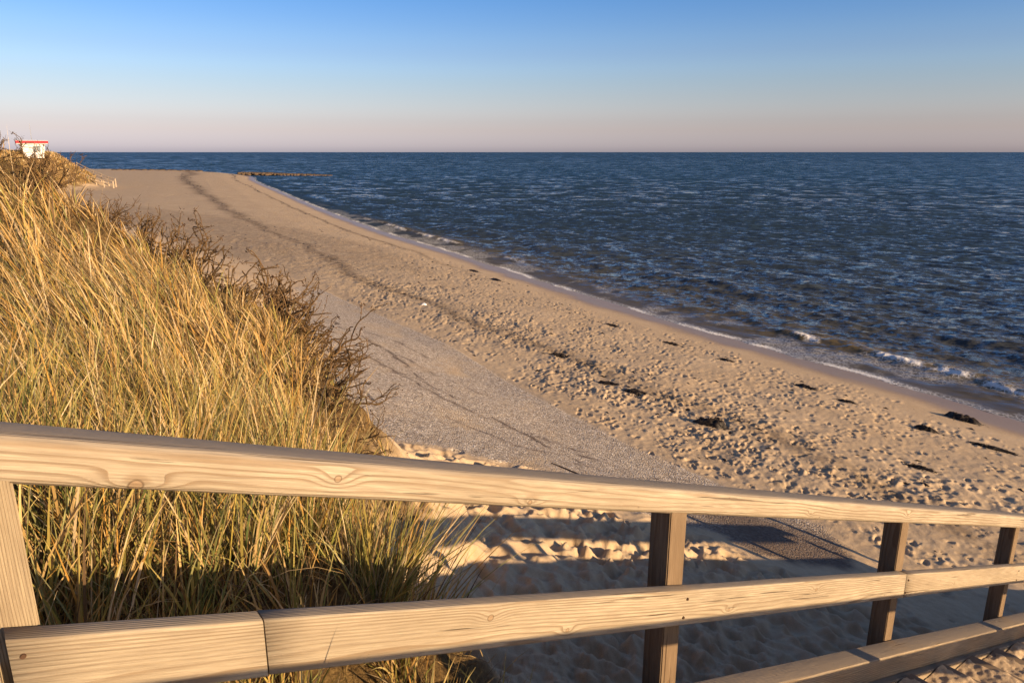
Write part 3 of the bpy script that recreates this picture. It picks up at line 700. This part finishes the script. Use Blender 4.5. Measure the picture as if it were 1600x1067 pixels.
def tuft_set(cx, cy, nb, hmul, wmul, spread, lean0, windaz, wind, seg=6, green=.3, seed=1, straw=0.0):
    r = np.random.default_rng(seed); m = len(cx)
    ci = np.repeat(np.arange(m), nb); n = len(ci)
    a = r.uniform(0, 6.283, n); rad = spread * np.sqrt(r.random(n)); bx = cx[ci] + rad * np.cos(a); by = cy[ci] + rad * np.sin(a)
    bz = zsurf(cx, cy)[ci] - .03
    tl = r.uniform(.7, 1.15, m)[ci]; ln = tl * hmul[ci] * r.uniform(.45, 1.15, n)
    lean = np.abs(r.normal(0, lean0, n)) + .06; az = a + r.normal(0, .7, n)
    wv = wind[ci] * r.uniform(.4, 1.3, n)
    vx = np.sin(lean) * np.cos(az) + wv * math.cos(windaz); vy = np.sin(lean) * np.sin(az) + wv * math.sin(windaz)
    az = np.arctan2(vy, vx); lean = np.arctan(np.hypot(vx, vy)); curl = np.abs(r.normal(.15, .38, n)) + wv * .35
    bend = r.random(n) < .05; curl = np.where(bend, r.uniform(1.2, 2.2, n), curl)
    tg = np.clip(r.normal(green, .22, m), 0, 1)[ci]
    pick = r.random(n); gsel = pick < tg
    strawc = PAL[r.choice([0, 1, 2, 3, 7, 8], n, p=[.24, .20, .18, .15, .10, .13])]; grn = PAL[r.choice([4, 5, 6], n, p=[.4, .35, .25])]
    base = np.where(gsel[:, None], grn, strawc) * r.uniform(.5, 1.15, (n, 1)); tip = np.where(gsel[:, None], grn * .5 + strawc * .5, strawc) * r.uniform(.65, 1.2, (n, 1))
    base = base * np.array([.8, .78, .8])
    w_ = wmul[ci] * r.uniform(.6, 1.3, n)
    return blades(bx, by, bz, ln, w_, lean, az, curl, base, tip, r.uniform(-1.2, 1.2, n), seg)
def zone_points(n, x0, x1, y0, y1, f, seed):
    r = np.random.default_rng(seed); x = r.uniform(x0, x1, n); y = r.uniform(y0, y1, n)
    _, ds, dt, _, _ = base_height(x, y, True); k = f(x, y, dt); k = r.random(n) < k
    return x[k], y[k]
def dn(x, y): return near_dune(x, y)[1] + .3 * fbm(x / .8, y / .8, 71, 2)
def inview(x, y, m=1.6): return (np.abs(x) < (y + 1.4) * .80 + m)
parts_ = []
def add(T): parts_.append(T)
out_rail = lambda x, y: stair_n(x, y) < RAIL_N - .11
# nearest tussocks, just beyond the railing
R_ = lambda x, y: np.hypot(x, y)
x, y = zone_points(2400, -5, .4, 1.0, 4.6, lambda x, y, dt: .62 * (1 - .4 * sstep(-.75, -.4, x)) * sstep(-.5, .0, dn(x, y)) * out_rail(x, y) * inview(x, y) * (R_(x, y) < 4.4), 11)
hm = .56 + .16 * sstep(2, 4, R_(x, y)) - .24 * sstep(-1.15, -.35, x); wn = .02 + .36 * sstep(2.6, 4.6, R_(x, y) - .5 * (x + 1)); print('near tufts', len(x))
add(tuft_set(x, y, 30, hm, np.full(len(x), .0064), .06, .27, 2.75, wn, 7, .50, 21))
add(tuft_set(x, y, 16, hm * .5, np.full(len(x), .005), .09, .7, 2.75, wn * .5, 5, .08, 22))
# middle slope
x, y = zone_points(3200, -9, 0, 3, 8.5, lambda x, y, dt: .60 * sstep(-1.1, -.3, dn(x, y)) * inview(x, y) * (R_(x, y) > 4.3) * (R_(x, y) < 7), 12); print('mid', len(x))
add(tuft_set(x, y, 24, .74 * (.55 + .45 * sstep(-.2, .9, dn(x, y))), np.full(len(x), .0086), .06, .25, 2.75, np.full(len(x), .48), 6, .30, 23))
add(tuft_set(x, y, 10, np.full(len(x), .36), np.full(len(x), .007), .12, .75, 2.75, np.full(len(x), .2), 4, .02, 24))
# upper slope and crest
x, y = zone_points(9000, -22, -3, 4, 19, lambda x, y, dt: .33 * sstep(-1.0, -.2, dn(x, y)) * inview(x, y, 2) * (R_(x, y) > 6.9), 13); print('up', len(x))
add(tuft_set(x, y, 22, .68 * (.55 + .45 * sstep(-.2, .9, dn(x, y))), np.full(len(x), .0105), .09, .28, 2.75, np.full(len(x), .48), 5, .12, 25))
# pale tall stalks that stand out
x, y = zone_points(620, -8, -.3, 1.8, 9, lambda x, y, dt: .5 * sstep(.0, .6, dn(x, y)) * out_rail(x, y) * inview(x, y), 14)
T = tuft_set(x, y, 4, np.full(len(x), .92), np.full(len(x), .0056), .04, .2, 2.75, .08 + .42 * sstep(2.2, 4, R_(x, y)), 9, .0, 26); add((T[0], T[1], T[2] * 1.12))
def merge(P):
    V, F, C, o = [], [], [], 0
    for v, f, c in P: V.append(v); F.append(f + o); C.append(c); o += len(v)
    return np.vstack(V), np.vstack(F), np.vstack(C)
V, F, C = merge(parts_); print('grass verts', len(V))
g = mesh_obj('dune_grass', V, F, MG, attrs={'col': C}); tag(g, 'golden and green marram grass covering the dune slope on the left', 'dune grass', kind='stuff')
# low dead thatch between the tussocks and under the middle rail
r = np.random.default_rng(31)
x, y = zone_points(120000, -8, 1.0, 1.6, 11, lambda x, y, dt: .85 * sstep(-.8, -.2, dn(x, y)) * (stair_n(x, y) < RAIL_N - .02) * inview(x, y) * np.where(np.hypot(x, y) < 5, 1, .4), 15)
n = len(x); z = zsurf(x, y) - .005; print('thatch', n)
V, F, C = blades(x, y, z, r.uniform(.05, .22, n), r.uniform(.0025, .006, n), r.uniform(.5, 1.5, n), r.uniform(0, 6.28, n), r.uniform(0, 1.0, n), PAL[r.choice([0, 1, 3, 8, 8], n)] * r.uniform(.4, .95, (n, 1)), PAL[r.choice([0, 1, 3, 8], n)] * r.uniform(.5, 1.0, (n, 1)), r.uniform(-1.5, 1.5, n), 3)
g = mesh_obj('grass_litter', V, F, MG, attrs={'col': C}); tag(g, 'matted dead grass litter on the ground under the tussocks', 'litter', kind='stuff')
# far dune
x, y = zone_points(9000, -100, -60, 98, 132, lambda x, y, dt: 1.0 * (np.exp(-(((x + 82) / 13.) ** 2 + ((y - 114) / 13) ** 2) ** 2) > .16), 16); n = len(x)
V, F, C = tuft_set(x, y, 5, np.full(n, .5), np.full(n, .07), .3, .3, 2.75, np.full(n, .3), 2, .04, 32)
g = mesh_obj('far_dune_grass', V, F, MG, attrs={'col': C}); tag(g, 'short golden grass on the distant dune under the white hut', 'dune grass', kind='stuff')
# single tufts that stand apart
def tuft(x, y, nb, h, label, seed, spread=.06, lean=.33, green=.5, wind=.1, waz=.2, zoff=None):
    X = np.array([0.0]); 
    V, F, C = tuft_set(np.array([x]), np.array([y]), nb, np.array([h]), np.array([.0050]), spread, lean, waz, np.array([wind]), 8, green, seed)
    z0 = float(zsurf([x], [y])[0]); 
    V = V - np.array([x, y, z0])
    o = mesh_obj('grass_tuft', V, F, MG, attrs={'col': C}, loc=(x, y, z0 if zoff is None else zoff)); tag(o, label, 'grass tuft', 'grass tufts standing apart by the railing'); return o
tuft(-.50, 2.36, 260, .58, 'bushy green grass tuft seen between the two rails, left of the lumpy sand', 41, .13, .36, .55, .12, .3)
tuft(-.36, 2.45, 50, .52, 'thin grass tuft leaning right, just right of the bushy green tuft', 42, .07, .45, .25, .35, .2)
tuft(-.26, 2.5, 26, .56, 'sparsest grass tuft, few long blades leaning furthest right over the shaded sand', 43, .06, .4, .4, .4, .2)
for (s_, n_, nb, h, lab, sd_) in ((.43, RAIL_N + .075, 16, .34, 'small green grass tuft growing up in front of the middle rail near its dark joint', 44), (.78, RAIL_N + .075, 9, .27, 'few thin blades in front of the middle rail, right of the tuft at its joint', 45)):
    p = sn(s_, n_, 0); tuft(p.x, p.y, nb, h, lab, sd_, .02, .3, .6, .05, .2, zoff=line_z(s_) - .62)

# ---------------------------------------------------------------- dry shrubs along the dune edge
MS = mat_plant('dry_shrub_bark', .85, 0); ML = mat_plant('withered_leaf', .8, .15)
def tube(P, R, k=4):
    P = np.asarray(P); n = len(P); T_ = np.gradient(P, axis=0); T_ /= np.linalg.norm(T_, axis=1)[:, None] + 1e-9
    ref = np.where(np.abs(T_[:, 2:3]) > .9, np.array([[1., 0, 0]]), np.array([[0, 0, 1.]])); A = np.cross(T_, ref); A /= np.linalg.norm(A, axis=1)[:, None]; B = np.cross(T_, A)
    a = np.arange(k) / k * 2 * math.pi
    V = P[:, None, :] + np.asarray(R)[:, None, None] * (np.cos(a)[None, :, None] * A[:, None, :] + np.sin(a)[None, :, None] * B[:, None, :])
    i = np.arange(n - 1)[:, None] * k; j = np.arange(k)[None, :]; j2 = (j + 1) % k
    return V.reshape(-1, 3), np.stack([i + j, i + j2, i + k + j2, i + k + j], -1).reshape(-1, 4)
def shrub_proto(seed, hgt=.85, stems=13):
    r = np.random.default_rng(seed); VV, FF, CC = [], [], []; LV, LF, LC = [], [], []; st = {'o': 0, 'l': 0}
    def leaf(p, d, sz, col):
        q = r.normal(size=3); q /= np.linalg.norm(q); s2 = np.cross(d, q); s2 /= np.linalg.norm(s2) + 1e-9
        tip = p + (d + q * .45) * sz; v = np.array([p, p + (d * .4 + q * .3 + s2 * .25) * sz, tip, p + (d * .5 + q * .15 - s2 * .22) * sz])
        LV.append(v); LF.append(np.array([[0, 1, 2, 3]]) + st['l']); st['l'] += 4; LC.append(np.repeat(col[None], 4, 0))
    def branch(p, d, ln, rad, lev):
        n = max(4, int(ln / .05)); P = [p]; d = d / np.linalg.norm(d)
        for i in range(n):
            d = d + r.normal(size=3) * .27 + np.array([.05, -.01, .06]) ; d /= np.linalg.norm(d); P.append(P[-1] + d * ln / n)
        P = np.array(P); R = rad * np.linspace(1, .6, len(P)); v, f = tube(P, R)
        VV.append(v); FF.append(f + st['o']); st['o'] += len(v); c = np.array([.11, .066, .030]) * r.uniform(.6, 1.3); CC.append(np.repeat(c[None], len(v), 0))
        lc = lambda: np.array([.15, .088, .032]) * r.uniform(.45, 1.35)
        if lev >= 1:
            for i in range(1, len(P)):
                for _ in range(2 if r.random() < .5 else 1): leaf(P[i] + r.normal(size=3) * .003, d, r.uniform(.014, .032), lc())
        if lev >= 1 and r.random() < .22:
            for _ in range(7): leaf(P[-1] + r.normal(size=3) * .018, r.normal(size=3) * .6, r.uniform(.02, .045), np.array([.075, .042, .022]) * r.uniform(.6, 1.3))
        if lev < 2:
            for i in range(2, len(P)):
                if r.random() < (.46 if lev == 0 else .30):
                    dd = d * .7 + r.normal(size=3) * .55 + np.array([.12, 0, .22]); branch(P[i], dd, ln * r.uniform(.30, .55), R[i] * .82, lev + 1)
    for s_ in range(stems):
        a = r.uniform(0, 6.28); l0 = r.uniform(.2, 1.0); d = np.array([math.cos(a) * l0, math.sin(a) * l0, 1.0])
        branch(np.array([math.cos(a), math.sin(a), 0]) * .12 * r.random(), d, hgt * r.uniform(.65, 1.1), .0165, 0)
    return (np.vstack(VV), np.vstack(FF), np.vstack(CC)), (np.vstack(LV), np.vstack(LF), np.vstack(LC))
protos = []
for q in range(5):
    b, l = shrub_proto(300 + q, (.85, .95, .75, .9, .8)[q], (7, 8, 7, 8, 7)[q]); protos.append((b, l)); 
SHR = [(-1.30, 4.9, 0.55, 'lowest dry brown shrub, at the right foot of the grass just above the top rail'),
       (-1.55, 5.6, 0.68, 'low dry shrub beside the gravel, second up from the top rail'),
       (-1.80, 6.3, 0.8, 'twiggy brown shrub with tips over the gravel, third up from the top rail'),
       (-2.15, 6.8, 0.85, 'dark twiggy shrub in the middle of the gravel side of the grass edge'),
       (-2.35, 7.7, 1.0, 'big twiggy shrub whose outermost twigs reach furthest right over the gravel'),
       (-2.85, 7.9, 1.0, 'large forked shrub just left of the one reaching furthest over the gravel'),
       (-3.15, 8.6, 1.05, 'forked brown shrub at the top end of the gravel apron'),
       (-3.3, 7.9, .95, 'bushy brown shrub in front of the smooth sand strip above the gravel'),
       (-3.75, 8.5, .95, 'brown shrub half way up the dune edge, against the smooth sand strip'),
       (-4.2, 8.8, 1.0, 'tall twiggy shrub against the trodden sand with an upright twig'),
       (-4.65, 9.1, .9, 'brown shrub below the bare beach, between the upright twig and the golden far dune'),
       (-5.0, 9.0, 0.5, 'brown shrub just right of the golden far dune'),
       (-5.4, 9.2, 0.5, 'brown shrub in front of the foot of the golden far dune'),
       (-5.9, 9.35, 0.6, 'dark curly shrub in front of the middle of the golden far dune'),
       (-5.75, 9.0, 0.6, 'dark shrub rising just right of the white hut, its tips against the sea'),
       (-6.6, 9.5, 0.5, 'dark thin shrub in front of the white hut')]
for i, (x, y, sc_, lab) in enumerate(SHR):
    (bv, bf, bc), (lv, lf, lc) = protos[i % 5][:2]
    z0 = float(zsurf([x], [y])[0])
    if i < 5:
        rt = empty('dry_shrub', (x, y, z0 - .03), rng.uniform(-.5, .5)); o1 = mesh_obj('branches', bv, bf, MS, rt, True, {'col': bc}); o2 = mesh_obj('withered_leaves', lv, lf, ML, rt, False, {'col': lc}); protos[i] += ((rt, o1, o2),)
    else:
        src = protos[i % 5][2]; rt = src[0].copy(); COL.objects.link(rt); rt.location = (x, y, z0 - .03); rt.rotation_euler = (0, 0, rng.uniform(-.8, .8) + (0 if i < 10 else 1.5))
        for c_ in src[1:]: d_ = c_.copy(); COL.objects.link(d_); d_.parent = rt
    sc_ *= .98; rt.scale = (sc_, sc_, sc_); tag(rt, lab, 'shrub', 'dry shrubs along the dune edge')

# ---------------------------------------------------------------- seaweed heaps
MW = mat_simple('seaweed', (.020, .014, .010), .55, .4, 30, .01)
def weed(name, x, y, L_, W_, hh, ang, label, seed):
    r = np.random.default_rng(seed); VV, FF, o = [], [], 0
    # lumpy core
    nu, nv = 26, 14
    U, Vv = np.meshgrid(np.linspace(-1, 1, nu), np.linspace(-1, 1, nv), indexing='ij'); rr = np.sqrt(U ** 2 + Vv ** 2)
    Z = hh * np.clip(1 - rr ** 2, 0, 1) ** .6 * (.5 + 1.1 * np.abs(fbm(U * 3 + seed, Vv * 3, seed, 3)) + .3) - .02
    P = np.stack([U * L_ / 2 * (1 + .3 * fbm(Vv * 2, U * 2 + seed, seed + 5, 2)), Vv * W_ / 2 * (1 + .6 * fbm(U * 2.4, Vv * 0 + seed, seed + 6, 2)), Z], -1).reshape(-1, 3)
    idx = np.arange(nu * nv).reshape(nu, nv); f = np.stack([idx[:-1, :-1], idx[1:, :-1], idx[1:, 1:], idx[:-1, 1:]], -1).reshape(-1, 4)
    fc = P[f].mean(1); f = f[(fc[:, 2] > -.012)]
    VV.append(P); FF.append(f); o += len(P)
    for _ in range(70):
        a = r.uniform(0, 6.28); p = np.array([r.normal() * L_ * .26, r.normal() * W_ * .26, 0]); rad = math.hypot(p[0] / (L_ / 2), p[1] / (W_ / 2)); p[2] = hh * max(0, 1 - rad ** 2) * .8
        pts = [p]; d = np.array([math.cos(a), math.sin(a), .0])
        for q in range(5): d = d + r.normal(size=3) * np.array([.5, .5, .15]) - np.array([0, 0, .15]); d /= np.linalg.norm(d); n_ = pts[-1] + d * r.uniform(.02, .05); n_[2] = max(n_[2], .0); pts.append(n_)
        v, f = tube(np.array(pts), np.full(len(pts), r.uniform(.003, .008)), 3); VV.append(v); FF.append(f + o); o += len(v)
    V = np.vstack(VV); ca, sa = math.cos(ang), math.sin(ang); zz = float(zsurf([x], [y])[0])
    V = np.stack([V[:, 0] * ca - V[:, 1] * sa, V[:, 0] * sa + V[:, 1] * ca, V[:, 2]], -1)
    gz = zsurf(V[:, 0] + x, V[:, 1] + y) - zz; V[:, 2] += np.clip(gz, -.05, .05)
    ob = mesh_obj(name, V, np.vstack(FF), MW, None, True, loc=(x, y, zz)); tag(ob, label, 'seaweed', 'seaweed heaps on the sand'); return ob
WEED = [(4.50, 15.2, .75, .30, .16, 2.7, 'largest dark seaweed heap, lying on trodden sand right of the gravel edge'),
        (11.70, 17.55, .85, .32, .17, 2.3, 'dark seaweed heap on smooth wet sand, the one closest to the water on the right'),
        (2.55, 18.1, .62, .22, .07, 2.8, 'left heap of the close pair of flat dark seaweed heaps on the open sand'),
        (3.15, 17.4, .62, .26, .09, 2.6, 'right heap of the close pair of flat dark seaweed heaps on the open sand'),
        (1.46, 21.0, .55, .22, .09, 2.9, 'dark seaweed heap alone on the mid beach, above the close pair'),
        (8.35, 19.4, .62, .22, .08, 2.4, 'dark seaweed strip between trodden and smooth sand, left end of the row near the waves'),
        (8.95, 18.1, .50, .18, .07, 2.4, 'short dark seaweed strip right of the row end, beside smooth sand'),
        (10.0, 16.2, .52, .25, .11, 2.4, 'dark seaweed lump on trodden sand just left of the heap closest to the water'),
        (10.95, 15.2, 1.15, .18, .07, 2.35, 'long thin dark seaweed band near the right edge of the photo'),
        (8.25, 13.4, .55, .17, .06, 2.5, 'dark seaweed patch deep in the trodden sand on the right'),
        (-2.2, 40.9, .9, .3, .09, 2.2, 'upper of two small far seaweed patches close to the waterline'),
        (-.85, 37.7, .9, .3, .10, 2.2, 'lower of two small far seaweed patches close to the waterline'),
        (3.9, 27.0, .7, .2, .07, 2.2, 'thin seaweed strip at the edge of the smooth sand, half way along the waterline'),
        (5.6, 24.4, .65, .2, .07, 2.3, 'thin seaweed strip right of the half way one, beside the breaking wave'),
        (6.9, 22.2, .6, .17, .06, 2.3, 'flat seaweed strip below the white breaker, at the edge of the smooth sand')]
for i, (x, y, L_, W_, h_, a_, lab) in enumerate(WEED): weed('seaweed_heap', x, y, L_, W_, h_, a_, lab, 500 + i)
# small scraps along the tide lines, nobody would count them
r = np.random.default_rng(77); n = 9000; al_t = r.uniform(0, 1, n); k = (al_t * (len(SHORE) - 1)); 
x = r.uniform(-90, 16, n * 6); y = r.uniform(10, 220, n * 6); z0, ds, dt, als, _ = base_height(x, y, True)
pr = np.exp(-((ds - 3.3 - .01 * y - .7 * fbm(x / 4, y / 4, 35, 2)) / .35) ** 2) * .8 + .12 * sstep(3, 4, ds) * (dt < -.5) * (y < 60) + .4 * np.exp(-((ds - (8.3 + .05 * y + 1.3 * fbm(x / 7, y / 7, 34, 3))) / .8) ** 2) * (y > 25)
kp = (r.random(len(x)) < pr * .5) & (ds > 2) & inview(x, y); x, y = x[kp], y[kp]
x2 = r.uniform(-6, 16, 9000); y2 = r.uniform(9, 45, 9000); _, ds2, dt2, _, _ = base_height(x2, y2, True); tr2, _ = trodden(x2, y2, ds2, dt2, 0)
kp = r.random(9000) < .12 * tr2; x = np.append(x, x2[kp]); y = np.append(y, y2[kp]); n = len(x); print('scraps', n)
z = zsurf(x, y); sz = r.uniform(.015, .055, n) * (1 + np.hypot(x, y) / 60); Vs, Fs2 = [], []
a = r.uniform(-.6, .6, n) + 2.2; m = 6; th = np.arange(m) / m * 6.283
rad = sz[:, None] * r.uniform(.6, 1.4, (n, m)); lx = np.cos(th) * rad * 1.8; ly = np.sin(th) * rad * .6
vx = x[:, None] + lx * np.cos(a)[:, None] - ly * np.sin(a)[:, None]; vy = y[:, None] + lx * np.sin(a)[:, None] + ly * np.cos(a)[:, None]
ringv = np.stack([vx, vy, np.repeat(z[:, None] - .01, m, 1)], -1); top = np.stack([x, y, z + sz * .55], -1)[:, None, :]
V = np.concatenate([ringv, top], 1).reshape(-1, 3); b = np.arange(n)[:, None] * (m + 1); j = np.arange(m)[None, :]
F = np.stack([b + j, b + (j + 1) % m, np.broadcast_to(b + m, (n, m))], -1).reshape(-1, 3)
g = mesh_obj('seaweed_scraps', V, F, MW); tag(g, 'small dark seaweed scraps scattered along the tide lines', 'seaweed', kind='stuff')

# stick and pale scrap
P = np.array([(.62, 10.55, 0), (.85, 10.35, 0), (1.05, 10.17, 0), (1.22, 10.02, 0)]); P[:, 2] = zsurf(P[:, 0], P[:, 1]) + .012
v, f = tube(P - P[0], [.006, .011, .012, .005], 6); o = mesh_obj('driftwood_stick', v, f, mat_simple('dark_stick', (.05, .035, .028), .8), None, True, loc=tuple(P[0])); tag(o, 'thin dark stick lying on the grey gravel slope above the top rail', 'stick')
xx, yy = -3.55, 28.3; zz = float(zsurf([xx], [yy])[0]); rr_ = np.random.default_rng(9)
nu = 9; U, Vv = np.meshgrid(np.linspace(-1, 1, nu), np.linspace(-1, 1, nu), indexing='ij'); Zc = .16 * np.clip(1 - U ** 2 * .8 - Vv ** 2 * .8, 0, 1) * (.6 + np.abs(fbm(U * 3, Vv * 3, 5, 3)) * 1.4)
idx = np.arange(nu * nu).reshape(nu, nu); f = np.stack([idx[:-1, :-1], idx[1:, :-1], idx[1:, 1:], idx[:-1, 1:]], -1).reshape(-1, 4)
o = mesh_obj('plastic_scrap', np.stack([U * .12 * (1 + .3 * Zc), Vv * .07, Zc * .5], -1).reshape(-1, 3), f, mat_simple('pale_plastic', (.7, .7, .72), .5), None, False, loc=(xx, yy, zz)); tag(o, 'small crumpled white scrap lying among the footprints on the beach', 'litter scrap')

# ---------------------------------------------------------------- stone groyne
MST = mat_simple('groyne_stone', (.10, .068, .042), .85, .5, 3, .05)
r = np.random.default_rng(12); VV, FF, o_ = [], [], 0
ico = bmesh.new(); bmesh.ops.create_icosphere(ico, subdivisions=2, radius=1); iv = np.array([v.co[:] for v in ico.verts]); fi = np.array([[v.index for v in f.verts] for f in ico.faces]); ico.free()
for i in range(520):
    t_ = r.random() ** .85; wdt = 2.6 * (1 - .55 * t_); q = r.normal() * .45; x = -85 + 29 * t_; y = 229 - 3.0 * t_ + q * wdt
    zc = (.85 - .85 * t_ ** 1.3) * max(0, 1 - (q / 1.3) ** 2) - .12; s_ = r.uniform(.28, .7)
    v = iv * (1 + .35 * fbm(iv[:, 0] * 1.3 + i, iv[:, 1] * 1.3 + iv[:, 2], i, 2))[:, None] * np.array([s_ * r.uniform(.8, 1.5), s_, s_ * .62])
    VV.append(v + np.array([x, y, zc])); FF.append(fi + o_); o_ += len(iv)
o = mesh_obj('stone_groyne', np.vstack(VV) - np.array([-87, 229, 0]), np.vstack(FF), MST, loc=(-87, 229, 0)); tag(o, 'low brown stone groyne running from the sand point out into the sea', 'groyne')
VV, FF, o_ = [], [], 0
for i in range(90):
    x = -128 + 30 * r.random(); y = 236 + r.normal() * .6 - .12 * (x + 128); zb_ = float(base_height(np.array([x]), np.array([y]))[0]); s_ = r.uniform(.3, .7)
    VV.append(iv * np.array([s_ * 1.6, s_, s_ * .45]) * (1 + .3 * fbm(iv[:, 0] + i, iv[:, 1], i, 2))[:, None] + np.array([x, y, zb_ + .05])); FF.append(fi + o_); o_ += len(iv)
V = np.vstack(VV); o = mesh_obj('stone_row', V - V[0], np.vstack(FF), MST, loc=tuple(V[0])); tag(o, 'thin dark row of stones half buried in the far sand, left of the groyne', 'stones')

# ---------------------------------------------------------------- hut on the far dune
MWH = mat_simple('white_painted_wood', (.62, .61, .60), .6, .04, 3); MRD = mat_simple('red_roof_edge', (.33, .010, .022), .6, .1, 3); MGL = mat_simple('window_glass', (.17, .20, .22), .15, .1, 2, spec=.6)
MGY = mat_simple('grey_logo_paint', (.42, .45, .48), .6, .05, 3); MMT = mat_simple('mast_metal', (.25, .25, .26), .4, .1, 5, metal=.6)
hx_, hy_ = -73.0, 113.0; hz_ = 6.75
rot = .62
hut = empty('lifeguard_hut', (hx_, hy_, hz_ - .2), rot); hut.scale = (.84, .84, .84); tag(hut, 'small white hut with a red roof edge on top of the far dune', 'hut')
def hexa(name, q, mat, parent, bev=.01):
    bm = bmesh.new(); vs = [bm.verts.new(p) for p in q]
    for f in ((0, 3, 2, 1), (4, 5, 6, 7), (0, 1, 5, 4), (1, 2, 6, 5), (2, 3, 7, 6), (3, 0, 4, 7)): bm.faces.new([vs[i] for i in f])
    bmesh.ops.recalc_face_normals(bm, faces=bm.faces[:]); bmesh.ops.bevel(bm, geom=bm.edges[:], offset=bev, segments=1, affect='EDGES')
    me = bpy.data.meshes.new(name); bm.to_mesh(me); bm.free(); me.materials.append(mat); o = bpy.data.objects.new(name, me); COL.objects.link(o); o.parent = parent; return o
def boxq(x0, x1, y0, y1, z0, z1): return [(x0, y0, z0), (x1, y0, z0), (x1, y1, z0), (x0, y1, z0), (x0, y0, z1), (x1, y0, z1), (x1, y1, z1), (x0, y1, z1)]
body = hexa('body', [(-1.3, -1.2, -.5), (1.5, -1.2, -.5), (1.5, 1.2, -.5), (-1.3, 1.2, -.5), (-1.95, -1.55, 1.95), (1.95, -1.55, 1.95), (1.95, 1.55, 1.95), (-1.95, 1.55, 1.95)], MWH, hut, .02)
hexa('roof', boxq(-2.42, 2.42, -2.0, 2.0, 1.952, 2.04), MWH, hut); hexa('roof_edge_band', boxq(-2.44, 2.44, -2.02, 2.02, 2.042, 2.50), MRD, hut); hexa('roof_cap', boxq(-2.42, 2.42, -2.0, 2.0, 2.502, 2.56), MWH, hut)
def yface(z, side=-1): return side * (1.2 + (z + .5) / 2.45 * .35)
def front(x0, x1, z0, z1, d, name, mat, par): 
    return hexa(name, [(x0, yface(z0) - d, z0), (x1, yface(z0) - d, z0), (x1, yface(z0) + .05, z0), (x0, yface(z0) + .05, z0), (x0, yface(z1) - d, z1), (x1, yface(z1) - d, z1), (x1, yface(z1) + .05, z1), (x0, yface(z1) + .05, z1)], mat, par, .008)
wi = front(-.12, 1.25, .52, 1.72, .05, 'window', MWH, hut); front(-.02, 1.15, .62, 1.62, .06, 'pane', MGL, wi); front(.55, .60, .62, 1.62, .075, 'mullion', MWH, wi)
front(-1.1, 1.5, .02, .22, .04, 'wall_stripe', MGY, hut)
an = np.linspace(.9, 5.2, 18); P = np.stack([-.95 + .42 * np.cos(an) * 1.0, [yface(1.1 + .36 * math.sin(q)) - .02 for q in an], 1.1 + .36 * np.sin(an)], -1); v, f = tube(P, np.full(18, .05), 5); mesh_obj('logo_swirl', v, f, MGY, hut, True)
P = np.array([(.1, 0, 2.39), (.1, 0, 3.8), (.12, 0, 5.5)]); v, f = tube(P, [.045, .035, .02], 6); mesh_obj('mast', v, f, MMT, hut, True)

# beach access rail by the far dune
MFW = mat_simple('bleached_fence_wood', (.46, .36, .25), .8, .2, 6)
def far_fence(pts, label, h=1.0):
    rt = empty('wooden_fence', pts[0]); tag(rt, label, 'fence', 'bleached wooden fences at the far dune path')
    o0 = np.array(pts[0])
    for p in pts:
        x, y, z = np.array(p) - o0; hexa('post', boxq(x - .07, x + .07, y - .07, y + .07, z - .5, z + h), MFW, rt)
    for fr in (.95, .5):
        P = np.array([(p[0] - o0[0], p[1] - o0[1] - .09, p[2] - o0[2] + h * fr) for p in pts]); v, f = tube(P, np.full(len(P), .055), 4); mesh_obj('rail', v, f, MFW, rt)
far_fence([(-72.8, 123.5, 4.35), (-71.0, 122.6, 3.7), (-69.2, 121.6, 3.1), (-67.4, 120.6, 2.6), (-65.8, 119.7, 2.15), (-64.2, 118.8, 1.85)], 'farther bleached wooden fence stepping down the end of the golden dune')
far_fence([(-69.6, 118.8, 2.9), (-68.0, 118.0, 2.4), (-66.4, 117.2, 2.0), (-64.9, 116.6, 1.75), (-63.2, 116.2, 1.6)], 'nearer bleached wooden fence on the sand at the end of the golden dune')
print('done', len(bpy.data.objects))
